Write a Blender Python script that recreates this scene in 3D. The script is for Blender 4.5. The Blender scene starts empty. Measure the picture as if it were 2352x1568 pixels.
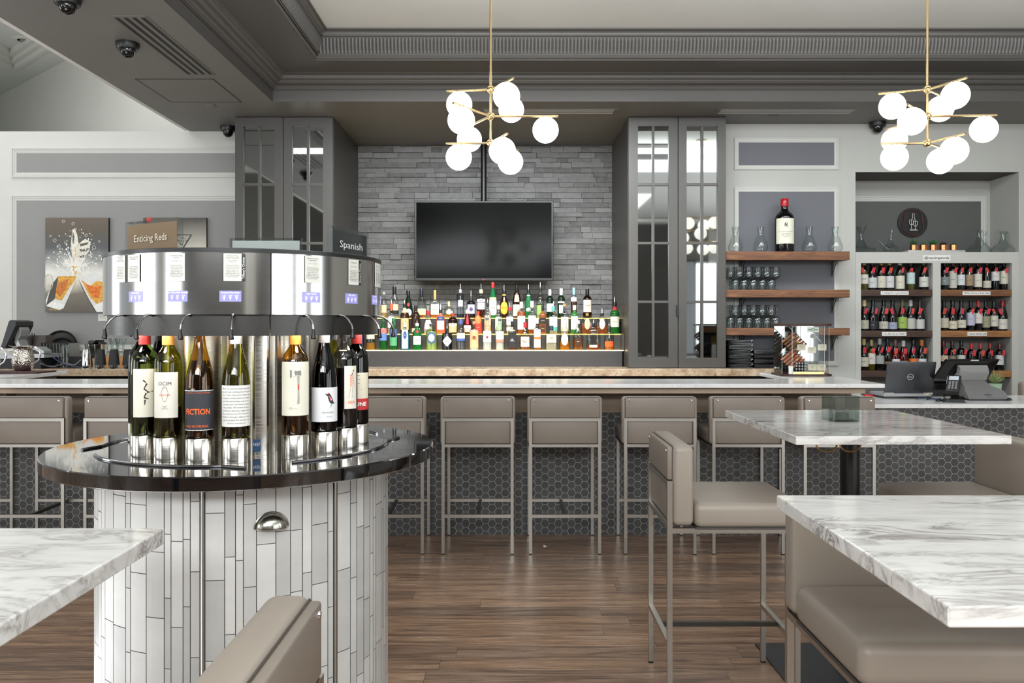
import bpy, math, random
from mathutils import Vector, Matrix
random.seed(7)
PI=math.pi
sc=bpy.context.scene
COL=sc.collection
HZ=1.414; F=1940.0; CX=1176.0; HY=745.0
def at(px,py,Y): return Vector(((px-CX)/F*Y, Y, HZ+(HY-py)/F*Y))
def wx(px,Y): return (px-CX)/F*Y
def wz(py,Y): return HZ+(HY-py)/F*Y
def srgb(r,g,b):
    def f(c):
        c/=255.0
        return c/12.92 if c<=0.04045 else ((c+0.055)/1.055)**2.4
    return (f(r),f(g),f(b),1)
# ------------------------------------------------------------------ materials
_M={}
def newmat(name):
    m=bpy.data.materials.new(name); m.use_nodes=True
    nt=m.node_tree; b=nt.nodes['Principled BSDF']
    return m,nt,b
def nd(nt,t,**kw):
    n=nt.nodes.new(t)
    for k,v in kw.items():
        if k in n.inputs: n.inputs[k].default_value=v
        else: setattr(n,k,v)
    return n
def plain(rgb,rough=.5,metal=0,spec=.5,emit=None,es=0,noise=.06,nscale=9,bump=0,coat=0):
    key=('p',tuple(rgb),rough,metal,spec,emit,es,noise,nscale,bump,coat)
    if key in _M: return _M[key]
    m,nt,b=newmat('paint_%d_%d_%d'%tuple(rgb))
    c=srgb(*rgb)
    b.inputs['Roughness'].default_value=rough; b.inputs['Metallic'].default_value=metal
    b.inputs['Specular IOR Level'].default_value=spec
    b.inputs['Coat Weight'].default_value=coat
    if noise:
        tc=nd(nt,'ShaderNodeTexCoord'); no=nd(nt,'ShaderNodeTexNoise',Scale=nscale,Detail=3)
        nt.links.new(tc.outputs['Object'],no.inputs['Vector'])
        r=nd(nt,'ShaderNodeValToRGB'); e=r.color_ramp.elements
        e[0].position=.3; e[1].position=.7
        e[0].color=tuple(x*(1-noise) for x in c[:3])+(1,); e[1].color=tuple(min(1,x*(1+noise)) for x in c[:3])+(1,)
        nt.links.new(no.outputs['Fac'],r.inputs['Fac']); nt.links.new(r.outputs['Color'],b.inputs['Base Color'])
        if bump:
            n2=nd(nt,'ShaderNodeTexNoise',Scale=120,Detail=2); nt.links.new(tc.outputs['Object'],n2.inputs['Vector'])
            bp=nd(nt,'ShaderNodeBump',Strength=bump,Distance=.002); nt.links.new(n2.outputs['Fac'],bp.inputs['Height']); nt.links.new(bp.outputs['Normal'],b.inputs['Normal'])
    else: b.inputs['Base Color'].default_value=c
    if emit:
        b.inputs['Emission Color'].default_value=srgb(*emit); b.inputs['Emission Strength'].default_value=es
    _M[key]=m; return m
def glass(rgb=(240,244,242),edge=(200,206,204),clear=.92,rough=.03,refl=.9,base=.04):
    key=('g',tuple(rgb),tuple(edge),clear,rough,refl,base)
    if key in _M: return _M[key]
    m,nt,b=newmat('glass_%d_%d_%d'%tuple(rgb)); nt.nodes.remove(b)
    out=nt.nodes['Material Output']
    lw=nd(nt,'ShaderNodeLayerWeight',Blend=.5)
    mixc=nd(nt,'ShaderNodeMix',data_type='RGBA')
    nt.links.new(math_(nt,'POWER',lw.outputs['Facing'],3.0),mixc.inputs['Factor'])
    mixc.inputs['A'].default_value=tuple(c*clear for c in srgb(*rgb)[:3])+(1,); mixc.inputs['B'].default_value=srgb(*edge)
    tr=nd(nt,'ShaderNodeBsdfTransparent'); nt.links.new(mixc.outputs['Result'],tr.inputs['Color'])
    gl=nd(nt,'ShaderNodeBsdfGlossy',Roughness=rough); gl.inputs['Color'].default_value=(refl,refl,refl,1)
    mx=nd(nt,'ShaderNodeMixShader'); nt.links.new(math_(nt,'MULTIPLY_ADD',math_(nt,'POWER',lw.outputs['Facing'],4.0),.55,base),mx.inputs['Fac'])
    nt.links.new(tr.outputs[0],mx.inputs[1]); nt.links.new(gl.outputs[0],mx.inputs[2]); nt.links.new(mx.outputs[0],out.inputs['Surface'])
    _M[key]=m; return m
def liquid(rgb,opac=.75):
    key=('l',tuple(rgb),opac)
    if key in _M: return _M[key]
    m,nt,b=newmat('liquid_%d_%d_%d'%tuple(rgb))
    b.inputs['Base Color'].default_value=srgb(*rgb); b.inputs['Roughness'].default_value=.08
    out=nt.nodes['Material Output']
    tr=nd(nt,'ShaderNodeBsdfTransparent'); tr.inputs['Color'].default_value=srgb(*rgb)
    mx=nd(nt,'ShaderNodeMixShader',Fac=opac); nt.links.new(tr.outputs[0],mx.inputs[1]); nt.links.new(b.outputs[0],mx.inputs[2])
    nt.links.new(mx.outputs[0],out.inputs['Surface']); _M[key]=m; return m
def emis(rgb,s,name='lamp_glow'):
    m,nt,b=newmat(name); b.inputs['Base Color'].default_value=srgb(*rgb); b.inputs['Emission Color'].default_value=srgb(*rgb); b.inputs['Emission Strength'].default_value=s
    b.inputs['Roughness'].default_value=.15
    return m
def ramp(nt,src,stops):
    r=nd(nt,'ShaderNodeValToRGB'); e=r.color_ramp.elements
    while len(e)<len(stops): e.new(.5)
    for el,(p,c) in zip(e,stops): el.position=p; el.color=c if len(c)==4 else srgb(*c)
    nt.links.new(src,r.inputs['Fac']); return r
def mapping(nt,scale,rot=(0,0,0),coord='Object'):
    tc=nd(nt,'ShaderNodeTexCoord'); mp=nd(nt,'ShaderNodeMapping'); mp.inputs['Scale'].default_value=scale; mp.inputs['Rotation'].default_value=rot
    nt.links.new(tc.outputs[coord],mp.inputs['Vector']); return mp
def mix(nt,a,b,fac,mode='MIX'):
    m=nd(nt,'ShaderNodeMix',data_type='RGBA',blend_type=mode)
    for s,v in (('A',a),('B',b)):
        if isinstance(v,tuple): m.inputs[s].default_value=v
        else: nt.links.new(v,m.inputs[s])
    if isinstance(fac,(int,float)): m.inputs['Factor'].default_value=fac
    else: nt.links.new(fac,m.inputs['Factor'])
    return m.outputs['Result']
def math_(nt,op,a,b=None,c=None):
    m=nd(nt,'ShaderNodeMath',operation=op)
    for i,v in enumerate((a,b,c)):
        if v is None: continue
        if isinstance(v,(int,float)): m.inputs[i].default_value=v
        else: nt.links.new(v,m.inputs[i])
    return m.outputs[0]
def marble(name,base,vein,scale=(3,3,3),rot=(0,0,.3),amount=.55,rough=.12,width=.06):
    m,nt,b=newmat(name); mp=mapping(nt,scale,rot)
    n1=nd(nt,'ShaderNodeTexNoise',Scale=1.0,Detail=8,Roughness=.62,Distortion=1.1); nt.links.new(mp.outputs[0],n1.inputs['Vector'])
    v=math_(nt,'ABSOLUTE',math_(nt,'SUBTRACT',n1.outputs['Fac'],.5))
    r=ramp(nt,v,[(0,(1,1,1,1)),(width,(.25,.25,.25,1)),(width*2.6,(0,0,0,1))])
    n2=nd(nt,'ShaderNodeTexNoise',Scale=.6,Detail=5,Roughness=.6); nt.links.new(mp.outputs[0],n2.inputs['Vector'])
    r2=ramp(nt,n2.outputs['Fac'],[(.38,(0,0,0,1)),(.62,(1,1,1,1))])
    f=math_(nt,'MULTIPLY',r.outputs['Color'],math_(nt,'MULTIPLY_ADD',r2.outputs['Color'],amount,.12))
    n3=nd(nt,'ShaderNodeTexNoise',Scale=2.2,Detail=6,Roughness=.7); nt.links.new(mp.outputs[0],n3.inputs['Vector'])
    r3=ramp(nt,n3.outputs['Fac'],[(.35,(0,0,0,1)),(.75,(1,1,1,1))])
    c1=mix(nt,srgb(*base),tuple(x*.72 for x in srgb(*base)[:3])+(1,),math_(nt,'MULTIPLY',r3.outputs['Color'],amount*.75))
    c=mix(nt,c1,srgb(*vein),f)
    nt.links.new(c,b.inputs['Base Color']); b.inputs['Roughness'].default_value=rough
    return m
def wood(name,cols,scale=(1.2,14,14),rough=.45,bump=.15,coord='Object'):
    m,nt,b=newmat(name); mp=mapping(nt,scale,coord=coord)
    n=nd(nt,'ShaderNodeTexNoise',Scale=1.6,Detail=7,Roughness=.6,Distortion=.9); nt.links.new(mp.outputs[0],n.inputs['Vector'])
    w=nd(nt,'ShaderNodeTexWave',Scale=.9,Distortion=7,Detail=3); w.inputs['Detail Scale'].default_value=1.2; w.bands_direction='Z'; nt.links.new(mp.outputs[0],w.inputs['Vector'])
    f=math_(nt,'MULTIPLY_ADD',w.outputs['Fac'],.2,math_(nt,'MULTIPLY',n.outputs['Fac'],.8))
    r=ramp(nt,f,[(.2,cols[0]),(.5,cols[1]),(.8,cols[2])]); nt.links.new(r.outputs['Color'],b.inputs['Base Color'])
    b.inputs['Roughness'].default_value=rough
    bp=nd(nt,'ShaderNodeBump',Strength=bump,Distance=.003); nt.links.new(f,bp.inputs['Height']); nt.links.new(bp.outputs['Normal'],b.inputs['Normal'])
    return m
def floor_mat():
    m,nt,b=newmat('oak_plank_floor')
    tc=nd(nt,'ShaderNodeTexCoord')
    br=nd(nt,'ShaderNodeTexBrick',Scale=1.0); br.offset=0.0; br.offset_frequency=2
    br.inputs['Brick Width'].default_value=1.22; br.inputs['Row Height'].default_value=.128; br.inputs['Mortar Size'].default_value=.0010; br.inputs['Mortar Smooth'].default_value=.2; br.inputs['Bias'].default_value=0
    br.inputs['Color1'].default_value=(0,0,0,1); br.inputs['Color2'].default_value=(1,1,1,1)
    sp=nd(nt,'ShaderNodeSeparateXYZ'); nt.links.new(tc.outputs['Object'],sp.inputs[0])
    row=math_(nt,'FLOOR',math_(nt,'DIVIDE',sp.outputs['Y'],.128))
    wn=nd(nt,'ShaderNodeTexWhiteNoise',noise_dimensions='1D'); nt.links.new(row,wn.inputs['W'])
    xx=math_(nt,'MULTIPLY_ADD',wn.outputs['Value'],1.22,sp.outputs['X'])
    cv=nd(nt,'ShaderNodeCombineXYZ'); nt.links.new(xx,cv.inputs[0]); nt.links.new(sp.outputs['Y'],cv.inputs[1]); nt.links.new(cv.outputs[0],br.inputs['Vector'])
    # offset grain per plank
    off=nd(nt,'ShaderNodeVectorMath',operation='MULTIPLY_ADD'); nt.links.new(br.outputs['Color'],off.inputs[0]); off.inputs[1].default_value=(7,5,3); nt.links.new(tc.outputs['Object'],off.inputs[2])
    mp=nd(nt,'ShaderNodeMapping'); mp.inputs['Scale'].default_value=(1.3,17,1); nt.links.new(off.outputs[0],mp.inputs['Vector'])
    n=nd(nt,'ShaderNodeTexNoise',Scale=1.5,Detail=9,Roughness=.66,Distortion=.7); nt.links.new(mp.outputs[0],n.inputs['Vector'])
    mp2=nd(nt,'ShaderNodeMapping'); mp2.inputs['Scale'].default_value=(6,120,1); nt.links.new(off.outputs[0],mp2.inputs['Vector'])
    n2=nd(nt,'ShaderNodeTexNoise',Scale=1.0,Detail=4,Roughness=.6); nt.links.new(mp2.outputs[0],n2.inputs['Vector'])
    r=ramp(nt,n.outputs['Fac'],[(.28,(88,72,62)),(.40,(142,114,95)),(.52,(178,147,122)),(.70,(202,176,154))])
    tone=ramp(nt,br.outputs['Color'],[(0,(158,154,156)),(.5,(196,184,174)),(1,(240,230,220))])
    c=mix(nt,r.outputs['Color'],tone.outputs['Color'],.75,'MULTIPLY')
    fine=ramp(nt,n2.outputs['Fac'],[(.35,(165,165,165)),(.6,(255,255,255))])
    c=mix(nt,c,fine.outputs['Color'],.7,'MULTIPLY')
    c=mix(nt,c,srgb(38,30,26),math_(nt,'MULTIPLY',br.outputs['Fac'],.9))
    nt.links.new(c,b.inputs['Base Color'])
    b.inputs['Specular IOR Level'].default_value=.4
    rr=ramp(nt,n.outputs['Fac'],[(.3,(.36,.36,.36,1)),(.7,(.24,.24,.24,1))]); nt.links.new(rr.outputs['Color'],b.inputs['Roughness'])
    bp=nd(nt,'ShaderNodeBump',Strength=.12,Distance=.002); nt.links.new(n2.outputs['Fac'],bp.inputs['Height']); nt.links.new(bp.outputs['Normal'],b.inputs['Normal'])
    return m
def hex_mat():
    m,nt,b=newmat('hexagon_tile'); tc=nd(nt,'ShaderNodeTexCoord'); s=nd(nt,'ShaderNodeSeparateXYZ'); nt.links.new(tc.outputs['Object'],s.inputs[0])
    k=1/.0513
    # flat-topped hexagons: unit lattice with rows along z
    x=math_(nt,'MULTIPLY',s.outputs['Z'],k); y=math_(nt,'MULTIPLY',s.outputs['X'],k)
    R3=math.sqrt(3)
    def cell(ox,oy):
        a=math_(nt,'SUBTRACT',math_(nt,'FLOORED_MODULO',math_(nt,'ADD',x,ox),1.0),.5)
        c=math_(nt,'SUBTRACT',math_(nt,'FLOORED_MODULO',math_(nt,'ADD',y,oy),R3),R3/2)
        return a,c
    a1,c1=cell(0,0); a2,c2=cell(.5,R3/2)
    def d2(a,c): return math_(nt,'ADD',math_(nt,'MULTIPLY',a,a),math_(nt,'MULTIPLY',c,c))
    sel=math_(nt,'LESS_THAN',d2(a1,c1),d2(a2,c2))
    def lerp(p,q): return math_(nt,'ADD',math_(nt,'MULTIPLY',p,sel),math_(nt,'MULTIPLY',q,math_(nt,'SUBTRACT',1.0,sel)))
    a=math_(nt,'ABSOLUTE',lerp(a1,a2)); c=math_(nt,'ABSOLUTE',lerp(c1,c2))
    h=math_(nt,'MAXIMUM',math_(nt,'ADD',math_(nt,'MULTIPLY',a,.5),math_(nt,'MULTIPLY',c,R3/2)),a)
    g=nd(nt,'ShaderNodeMapRange'); g.inputs['From Min'].default_value=.470; g.inputs['From Max'].default_value=.484; nt.links.new(h,g.inputs['Value'])
    # cell id noise
    ix=math_(nt,'SUBTRACT',x,lerp(a1,a2)); iy=math_(nt,'SUBTRACT',y,lerp(c1,c2))
    cb=nd(nt,'ShaderNodeCombineXYZ'); nt.links.new(ix,cb.inputs[0]); nt.links.new(iy,cb.inputs[1])
    wn=nd(nt,'ShaderNodeTexWhiteNoise'); nt.links.new(cb.outputs[0],wn.inputs['Vector'])
    t=ramp(nt,wn.outputs['Value'],[(0,(58,58,58)),(1,(76,76,77))])
    col=mix(nt,t.outputs['Color'],srgb(168,168,162),g.outputs[0]); nt.links.new(col,b.inputs['Base Color'])
    b.inputs['Roughness'].default_value=.38
    bp=nd(nt,'ShaderNodeBump',Strength=.3,Distance=.001,invert=True); nt.links.new(g.outputs[0],bp.inputs['Height']); nt.links.new(bp.outputs['Normal'],b.inputs['Normal'])
    return m
def tone_mat(name,lo,hi,scale=(20,20,20),rough=.4,bump=.4,vary=.25,bscale=40):
    m,nt,b=newmat(name); at_=nd(nt,'ShaderNodeAttribute',attribute_name='tone'); mp=mapping(nt,scale)
    n=nd(nt,'ShaderNodeTexNoise',Scale=1,Detail=6,Roughness=.6,Distortion=.5); nt.links.new(mp.outputs[0],n.inputs['Vector'])
    f=math_(nt,'MULTIPLY_ADD',n.outputs['Fac'],vary*2,math_(nt,'MULTIPLY_ADD',at_.outputs['Fac'],1-vary,-vary*.5))
    r=ramp(nt,f,[(0,lo),(1,hi)]); nt.links.new(r.outputs['Color'],b.inputs['Base Color']); b.inputs['Roughness'].default_value=rough
    if bump:
        n2=nd(nt,'ShaderNodeTexNoise',Scale=bscale,Detail=6,Roughness=.65); tc=nd(nt,'ShaderNodeTexCoord'); nt.links.new(tc.outputs['Object'],n2.inputs['Vector'])
        bp=nd(nt,'ShaderNodeBump',Strength=bump,Distance=.012); nt.links.new(n2.outputs['Fac'],bp.inputs['Height']); nt.links.new(bp.outputs['Normal'],b.inputs['Normal'])
    return m
def granite_mat():
    m,nt,b=newmat('speckled_granite'); tc=nd(nt,'ShaderNodeTexCoord')
    n=nd(nt,'ShaderNodeTexNoise',Scale=9,Detail=6,Roughness=.7); nt.links.new(tc.outputs['Object'],n.inputs['Vector'])
    r=ramp(nt,n.outputs['Fac'],[(.3,(136,112,88)),(.5,(184,160,132)),(.7,(208,190,166))])
    v=nd(nt,'ShaderNodeTexNoise',Scale=70,Detail=3,Roughness=.7); nt.links.new(tc.outputs['Object'],v.inputs['Vector'])
    r2=ramp(nt,v.outputs['Fac'],[(.33,(1,1,1,1)),(.39,(0,0,0,1))])
    c=mix(nt,r.outputs['Color'],srgb(62,48,40),r2.outputs['Color']); nt.links.new(c,b.inputs['Base Color']); b.inputs['Roughness'].default_value=.2
    return m
def brushed(name,rgb,rough=.28,axis='z',strength=.08):
    m,nt,b=newmat(name); b.inputs['Base Color'].default_value=srgb(*rgb); b.inputs['Metallic'].default_value=1
    sc_={'z':(3,3,400),'x':(400,3,3),'v':(300,300,2)}[axis]
    mp=mapping(nt,sc_); n=nd(nt,'ShaderNodeTexNoise',Scale=1,Detail=2); nt.links.new(mp.outputs[0],n.inputs['Vector'])
    v=.22 if strength else .06
    r=ramp(nt,n.outputs['Fac'],[(.3,(rough*(1-v),)*3+(1,)),(.7,(rough*(1+v),)*3+(1,))]); nt.links.new(r.outputs['Color'],b.inputs['Roughness'])
    if not strength: return m
    bp=nd(nt,'ShaderNodeBump',Strength=strength,Distance=.0005); nt.links.new(n.outputs['Fac'],bp.inputs['Height']); nt.links.new(bp.outputs['Normal'],b.inputs['Normal'])
    return m
def hammered():
    m,nt,b=newmat('hammered_steel'); b.inputs['Base Color'].default_value=srgb(215,208,198); b.inputs['Metallic'].default_value=1; b.inputs['Roughness'].default_value=.12
    v=nd(nt,'ShaderNodeTexVoronoi',Scale=90); tc=nd(nt,'ShaderNodeTexCoord'); nt.links.new(tc.outputs['Object'],v.inputs['Vector'])
    bp=nd(nt,'ShaderNodeBump',Strength=.8,Distance=.004); nt.links.new(v.outputs['Distance'],bp.inputs['Height']); nt.links.new(bp.outputs['Normal'],b.inputs['Normal'])
    return m
# ------------------------------------------------------------------ geometry builder
class G:
    def __init__(s): s.v=[]; s.f=[]; s.t=[]; s.tone=None
    def add(s,vs,fs,tone=0):
        o=len(s.v); s.v+= [tuple(v) for v in vs]; s.f+=[tuple(i+o for i in f) for f in fs]; s.t+=[tone]*len(fs); return s
    def box(s,x0,x1,y0,y1,z0,z1,tone=0):
        vs=[(x,y,z) for x in (x0,x1) for y in (y0,y1) for z in (z0,z1)]
        return s.add(vs,[(0,1,3,2),(4,6,7,5),(0,4,5,1),(2,3,7,6),(0,2,6,4),(1,5,7,3)],tone)
    def rbox(s,x0,x1,y0,y1,z0,z1,r=.01,n=3):
        # rounded box: superellipsoid-like by offsetting a subdivided cube
        c=Vector(((x0+x1)/2,(y0+y1)/2,(z0+z1)/2)); h=Vector(((x1-x0)/2,(y1-y0)/2,(z1-z0)/2)); r=min(r,*h)
        def coords(H):
            a=[]
            for i in range(n+1): a.append(-H+r-r*math.cos(i*PI/2/n))
            b=[-x for x in reversed(a)]
            return a+b
        ax=[coords(h[i]) for i in range(3)]; idx={}
        vs=[]; fs=[]
        def V(p):
            k=(round(p[0],6),round(p[1],6),round(p[2],6))
            if k in idx: return idx[k]
            q=Vector(p); core=Vector([max(-(h[i]-r),min(h[i]-r,q[i])) for i in range(3)]); d=q-core
            if d.length>1e-9: q=core+d.normalized()*r
            idx[k]=len(vs); vs.append(tuple(q+c)); return idx[k]
        for a in range(3):
            u,w=(a+1)%3,(a+2)%3
            for sgn in (-1,1):
                U,W=ax[u],ax[w]
                for i in range(len(U)-1):
                    for j in range(len(W)-1):
                        q=[]
                        for (ii,jj) in ((i,j),(i+1,j),(i+1,j+1),(i,j+1)):
                            p=[0,0,0]; p[a]=sgn*h[a]; p[u]=U[ii]; p[w]=W[jj]; q.append(V(p))
                        if len(set(q))>=3: fs.append(tuple(q if sgn>0 else q[::-1]))
        return s.add(vs,fs)
    def lathe(s,prof,n=24,c=(0,0,0),cap0=True,cap1=True,sq=0,fy=1.0,a0=0,a1=2*PI):
        full=abs(a1-a0-2*PI)<1e-6; m=n if full else n+1
        vs=[];fs=[]
        for (r,z) in prof:
            for i in range(m):
                t=a0+(a1-a0)*i/n; ct,st=math.cos(t),math.sin(t); k=1
                if sq: k=1/((abs(ct)**sq+abs(st)**sq)**(1/sq))
                vs.append((c[0]+r*k*ct,c[1]+r*k*st*fy,c[2]+z))
        for j in range(len(prof)-1):
            for i in range(n):
                i2=(i+1)%m if full else i+1
                fs.append((j*m+i,j*m+i2,(j+1)*m+i2,(j+1)*m+i))
        if full and cap0 and prof[0][0]>1e-6: fs.append(tuple(range(m))[::-1])
        if full and cap1 and prof[-1][0]>1e-6: fs.append(tuple((len(prof)-1)*m+i for i in range(m)))
        return s.add(vs,fs)
    def tube(s,pts,r,n=8,square=False):
        P=[Vector(p) for p in pts]; vs=[];fs=[]
        up=None
        if square: n=4
        for i,p in enumerate(P):
            d=(P[min(i+1,len(P)-1)]-P[max(i-1,0)]).normalized()
            if up is None:
                up=Vector((0,0,1)) if abs(d.z)<.9 else Vector((0,1,0))
            u=(up-d*up.dot(d)).normalized(); w=d.cross(u); up=u
            rr=r[i] if isinstance(r,(list,tuple)) else r
            for k in range(n):
                t=2*PI*k/n+(PI/4 if square else 0); q=rr*(math.sqrt(2) if square else 1)
                vs.append(tuple(p+u*math.cos(t)*q+w*math.sin(t)*q))
        for j in range(len(P)-1):
            for k in range(n): fs.append((j*n+k,j*n+(k+1)%n,(j+1)*n+(k+1)%n,(j+1)*n+k))
        fs.append(tuple(range(n))[::-1]); fs.append(tuple((len(P)-1)*n+k for k in range(n)))
        return s.add(vs,fs)
    def sphere(s,c,r,n=20,m=12,sz=1):
        return s.lathe([(max(r*math.sin(PI*j/m),0 if 0<j<m else 0),-r*sz*math.cos(PI*j/m)) for j in range(m+1)],n,c,cap0=False,cap1=False)
    def prism(s,poly,d0,d1,axis='y'):
        # poly in (a,b); extruded along axis
        def P(a,b,d): return {'y':(a,d,b),'z':(a,b,d),'x':(d,a,b)}[axis]
        n=len(poly); vs=[P(a,b,d0) for a,b in poly]+[P(a,b,d1) for a,b in poly]
        fs=[tuple(range(n)),tuple(range(2*n-1,n-1,-1))]+[(i,i+n,(i+1)%n+n,(i+1)%n) for i in range(n)]
        return s.add(vs,fs)
    def quad(s,*p): return s.add(p,[tuple(range(len(p)))])
    def xf(s,M):
        s.v=[tuple(M@Vector(v)) for v in s.v]; return s
    def make(s,name,mat,parent=None,smooth=False,bevel=0,loc=None,rz=0,tone=False,fix=True):
        me=bpy.data.meshes.new(name); me.from_pydata(s.v,[],s.f); me.validate()
        if tone:
            a=me.attributes.new('tone','FLOAT','FACE')
            for i,t in enumerate(s.t[:len(me.polygons)]): a.data[i].value=t
        if fix and not tone:
            import bmesh
            bm=bmesh.new(); bm.from_mesh(me); bmesh.ops.remove_doubles(bm,verts=bm.verts,dist=1e-6); bmesh.ops.recalc_face_normals(bm,faces=bm.faces); bm.to_mesh(me); bm.free()
        me.materials.append(mat)
        if smooth:
            me.polygons.foreach_set('use_smooth',[True]*len(me.polygons)); me.set_sharp_from_angle(angle=math.radians(38))
        o=bpy.data.objects.new(name,me); COL.objects.link(o)
        if parent: o.parent=parent
        if loc is not None: o.location=loc
        if rz: o.rotation_euler[2]=rz
        if bevel:
            b=o.modifiers.new('bevel','BEVEL'); b.width=bevel; b.segments=2; b.limit_method='ANGLE'
        return o
def box(name,mat,x0,x1,y0,y1,z0,z1,parent=None,bevel=0): return G().box(x0,x1,y0,y1,z0,z1).make(name,mat,parent,bevel=bevel)
def tag(o,label=None,cat=None,group=None,kind=None):
    if label: o['label']=label
    if cat: o['category']=cat
    if group: o['group']=group
    if kind: o['kind']=kind
    return o
def thing(name,label,cat,loc=(0,0,0),rz=0,group=None):
    o=bpy.data.objects.new(name,None); COL.objects.link(o); o.location=loc; o.rotation_euler[2]=rz; o.empty_display_size=.05
    return tag(o,label,cat,group)
KIDS={}
def dup(root,loc,rz,label,group=None,scale=None):
    r=root.copy(); COL.objects.link(r); r.location=loc; r.rotation_euler[2]=rz; r['label']=label
    if group: r['group']=group
    if scale: r.scale=scale
    for ch in list(root.children):
        c=ch.copy(); COL.objects.link(c); c.parent=r
        for g in list(ch.children):
            d=g.copy(); COL.objects.link(d); d.parent=c
    return r
def struct(o): o['kind']='structure'; return o
def sbox(name,mat,*a,bevel=0): return struct(box(name,mat,*a,bevel=bevel))
_tc={}
def text_mesh(s,size,shear=0,res=2,bold=0,align='CENTER'):
    k=(s,shear,bold,align)
    if k not in _tc:
        cu=bpy.data.curves.new('t','FONT'); cu.body=s; cu.size=1; cu.shear=shear; cu.resolution_u=res; cu.align_x=align; cu.align_y='CENTER'; cu.offset=bold
        ob=bpy.data.objects.new('t',cu); COL.objects.link(ob)
        dg=bpy.context.evaluated_depsgraph_get(); dg.update()
        me=bpy.data.meshes.new_from_object(ob.evaluated_get(dg))
        vs=[v.co[:] for v in me.vertices]; fs=[tuple(p.vertices) for p in me.polygons]
        bpy.data.objects.remove(ob); bpy.data.curves.remove(cu); bpy.data.meshes.remove(me)
        _tc[k]=(vs,fs)
    vs,fs=_tc[k]
    return [(v[0]*size,v[1]*size) for v in vs],fs
def text(s,size,mat,parent,loc,name='lettering',width=None,R=None,th0=0,shear=0,bold=0,rotv=False,M=None,align='CENTER',eps=0):
    """letters on a local -Y facing plane (x right, z up) or wrapped on a cylinder of radius R around local Z"""
    vs,fs=text_mesh(s,size,shear,bold=bold,align=align)
    if not vs: return None
    if width:
        w=max(v[0] for v in vs)-min(v[0] for v in vs)
        k=width/w; vs=[(a*k,b) for a,b in vs]
    if rotv: vs=[(-b,a) for a,b in vs]
    g=G()
    if R: pts=[(R*math.sin(th0+a/R),-R*math.cos(th0+a/R),loc[2]+b) for a,b in vs]
    else: pts=[(loc[0]+a,loc[1]-eps,loc[2]+b) for a,b in vs]
    g.add(pts,fs)
    if M is not None: g.xf(M)
    return g.make(name,mat,parent,fix=False)
# ------------------------------------------------------------------ shared materials
WALL=plain((204,204,199),.7,noise=.02,bump=.05,nscale=3)
WALL_W=plain((222,222,216),.7,noise=.02,nscale=3)
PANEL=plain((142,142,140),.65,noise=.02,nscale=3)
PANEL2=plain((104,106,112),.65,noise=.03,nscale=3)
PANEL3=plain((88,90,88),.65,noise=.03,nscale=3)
SOFFIT=plain((112,110,106),.5,noise=.03,nscale=2)
TRAYM=plain((82,80,77),.5,noise=.03,nscale=2)  # darker copy of the soffit paint, shade put into the tray's colour
CROWN=plain((84,82,79),.42,noise=.03,nscale=2)
CEILW=plain((222,224,220),.8,noise=.02,nscale=2)
CAB=plain((68,66,63),.42,noise=.03)
CABIN=plain((58,56,55),.45,noise=.03)
BLACK=plain((14,14,15),.35,noise=0)
BLACKG=plain((10,10,11),.12,noise=0)
BLACKM=plain((22,22,23),.6,noise=.1)
VINYL=plain((146,136,125),.42,noise=.04,nscale=6,bump=.12)
VINYLD=plain((128,118,108),.45,noise=.04,nscale=6,bump=.12)
STEEL=plain((186,183,176),.34,metal=1,noise=.03,nscale=3)
STEELD=plain((70,70,70),.45,metal=1,noise=.1)
CHROME=plain((225,225,225),.08,metal=1,noise=0)
BRASS=plain((206,180,134),.26,metal=1,noise=.05)
SS=brushed('dispenser_steel',(178,177,174),.14,'z',0)
SSV=brushed('column_steel',(196,192,184),.2,'z',.03)
SSD=brushed('dark_band_steel',(72,71,70),.34,'z',0)
MIRROR=plain((150,152,150),.03,metal=1,noise=0)
TAUPE=plain((138,120,102),.5,noise=.05,nscale=5)
QUARTZ=marble('white_quartz',(238,238,237),(150,150,150),(5,5,5),(0,0,.2),.25,.16,.012)
MARBLE=marble('veined_marble',(224,222,219),(104,95,90),(3.6,12,12),(0,0,.28),.72,.1,.045)
MARBLE2=marble('white_marble_slab',(200,200,198),(140,140,140),(8,8,8),(0,0,.2),.5,.3,.03)
SHELFW=wood('dark_walnut_board',[(62,38,22),(114,74,46),(148,102,66)],(2.5,16,22))
SHELFL=wood('honey_oak_board',[(84,52,26),(150,102,60),(186,134,84)],(3,16,26))
SHELFD=wood('espresso_board',[(34,22,16),(66,44,32),(92,62,44)],(2.5,16,22))
GRAN=granite_mat(); HEX=hex_mat(); FLOOR=floor_mat()
GLOBE=emis((255,252,244),3.2,'opal_globe')
LEDM=emis((255,236,190),9,'led_strip'); LEDW=emis((255,244,225),30,'spot_led')
PAPER=plain((214,214,206),.7,noise=.03); PAPERY=plain((222,214,188),.7,noise=.04); INK=plain((40,40,42),.6,noise=0); INKL=plain((120,120,120),.6,noise=0)
WHITE=plain((236,236,234),.5,noise=0); RED=plain((206,34,48),.5,noise=.05); ORANGE=plain((232,98,36),.5,noise=0)
COPPER=plain((214,142,98),.18,metal=1,noise=.08)
ACRYL=glass((247,249,249),(222,226,226),.98,.02,.9,.012)
CLEAR=glass((246,249,248),(206,212,210),.985,.02)
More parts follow.
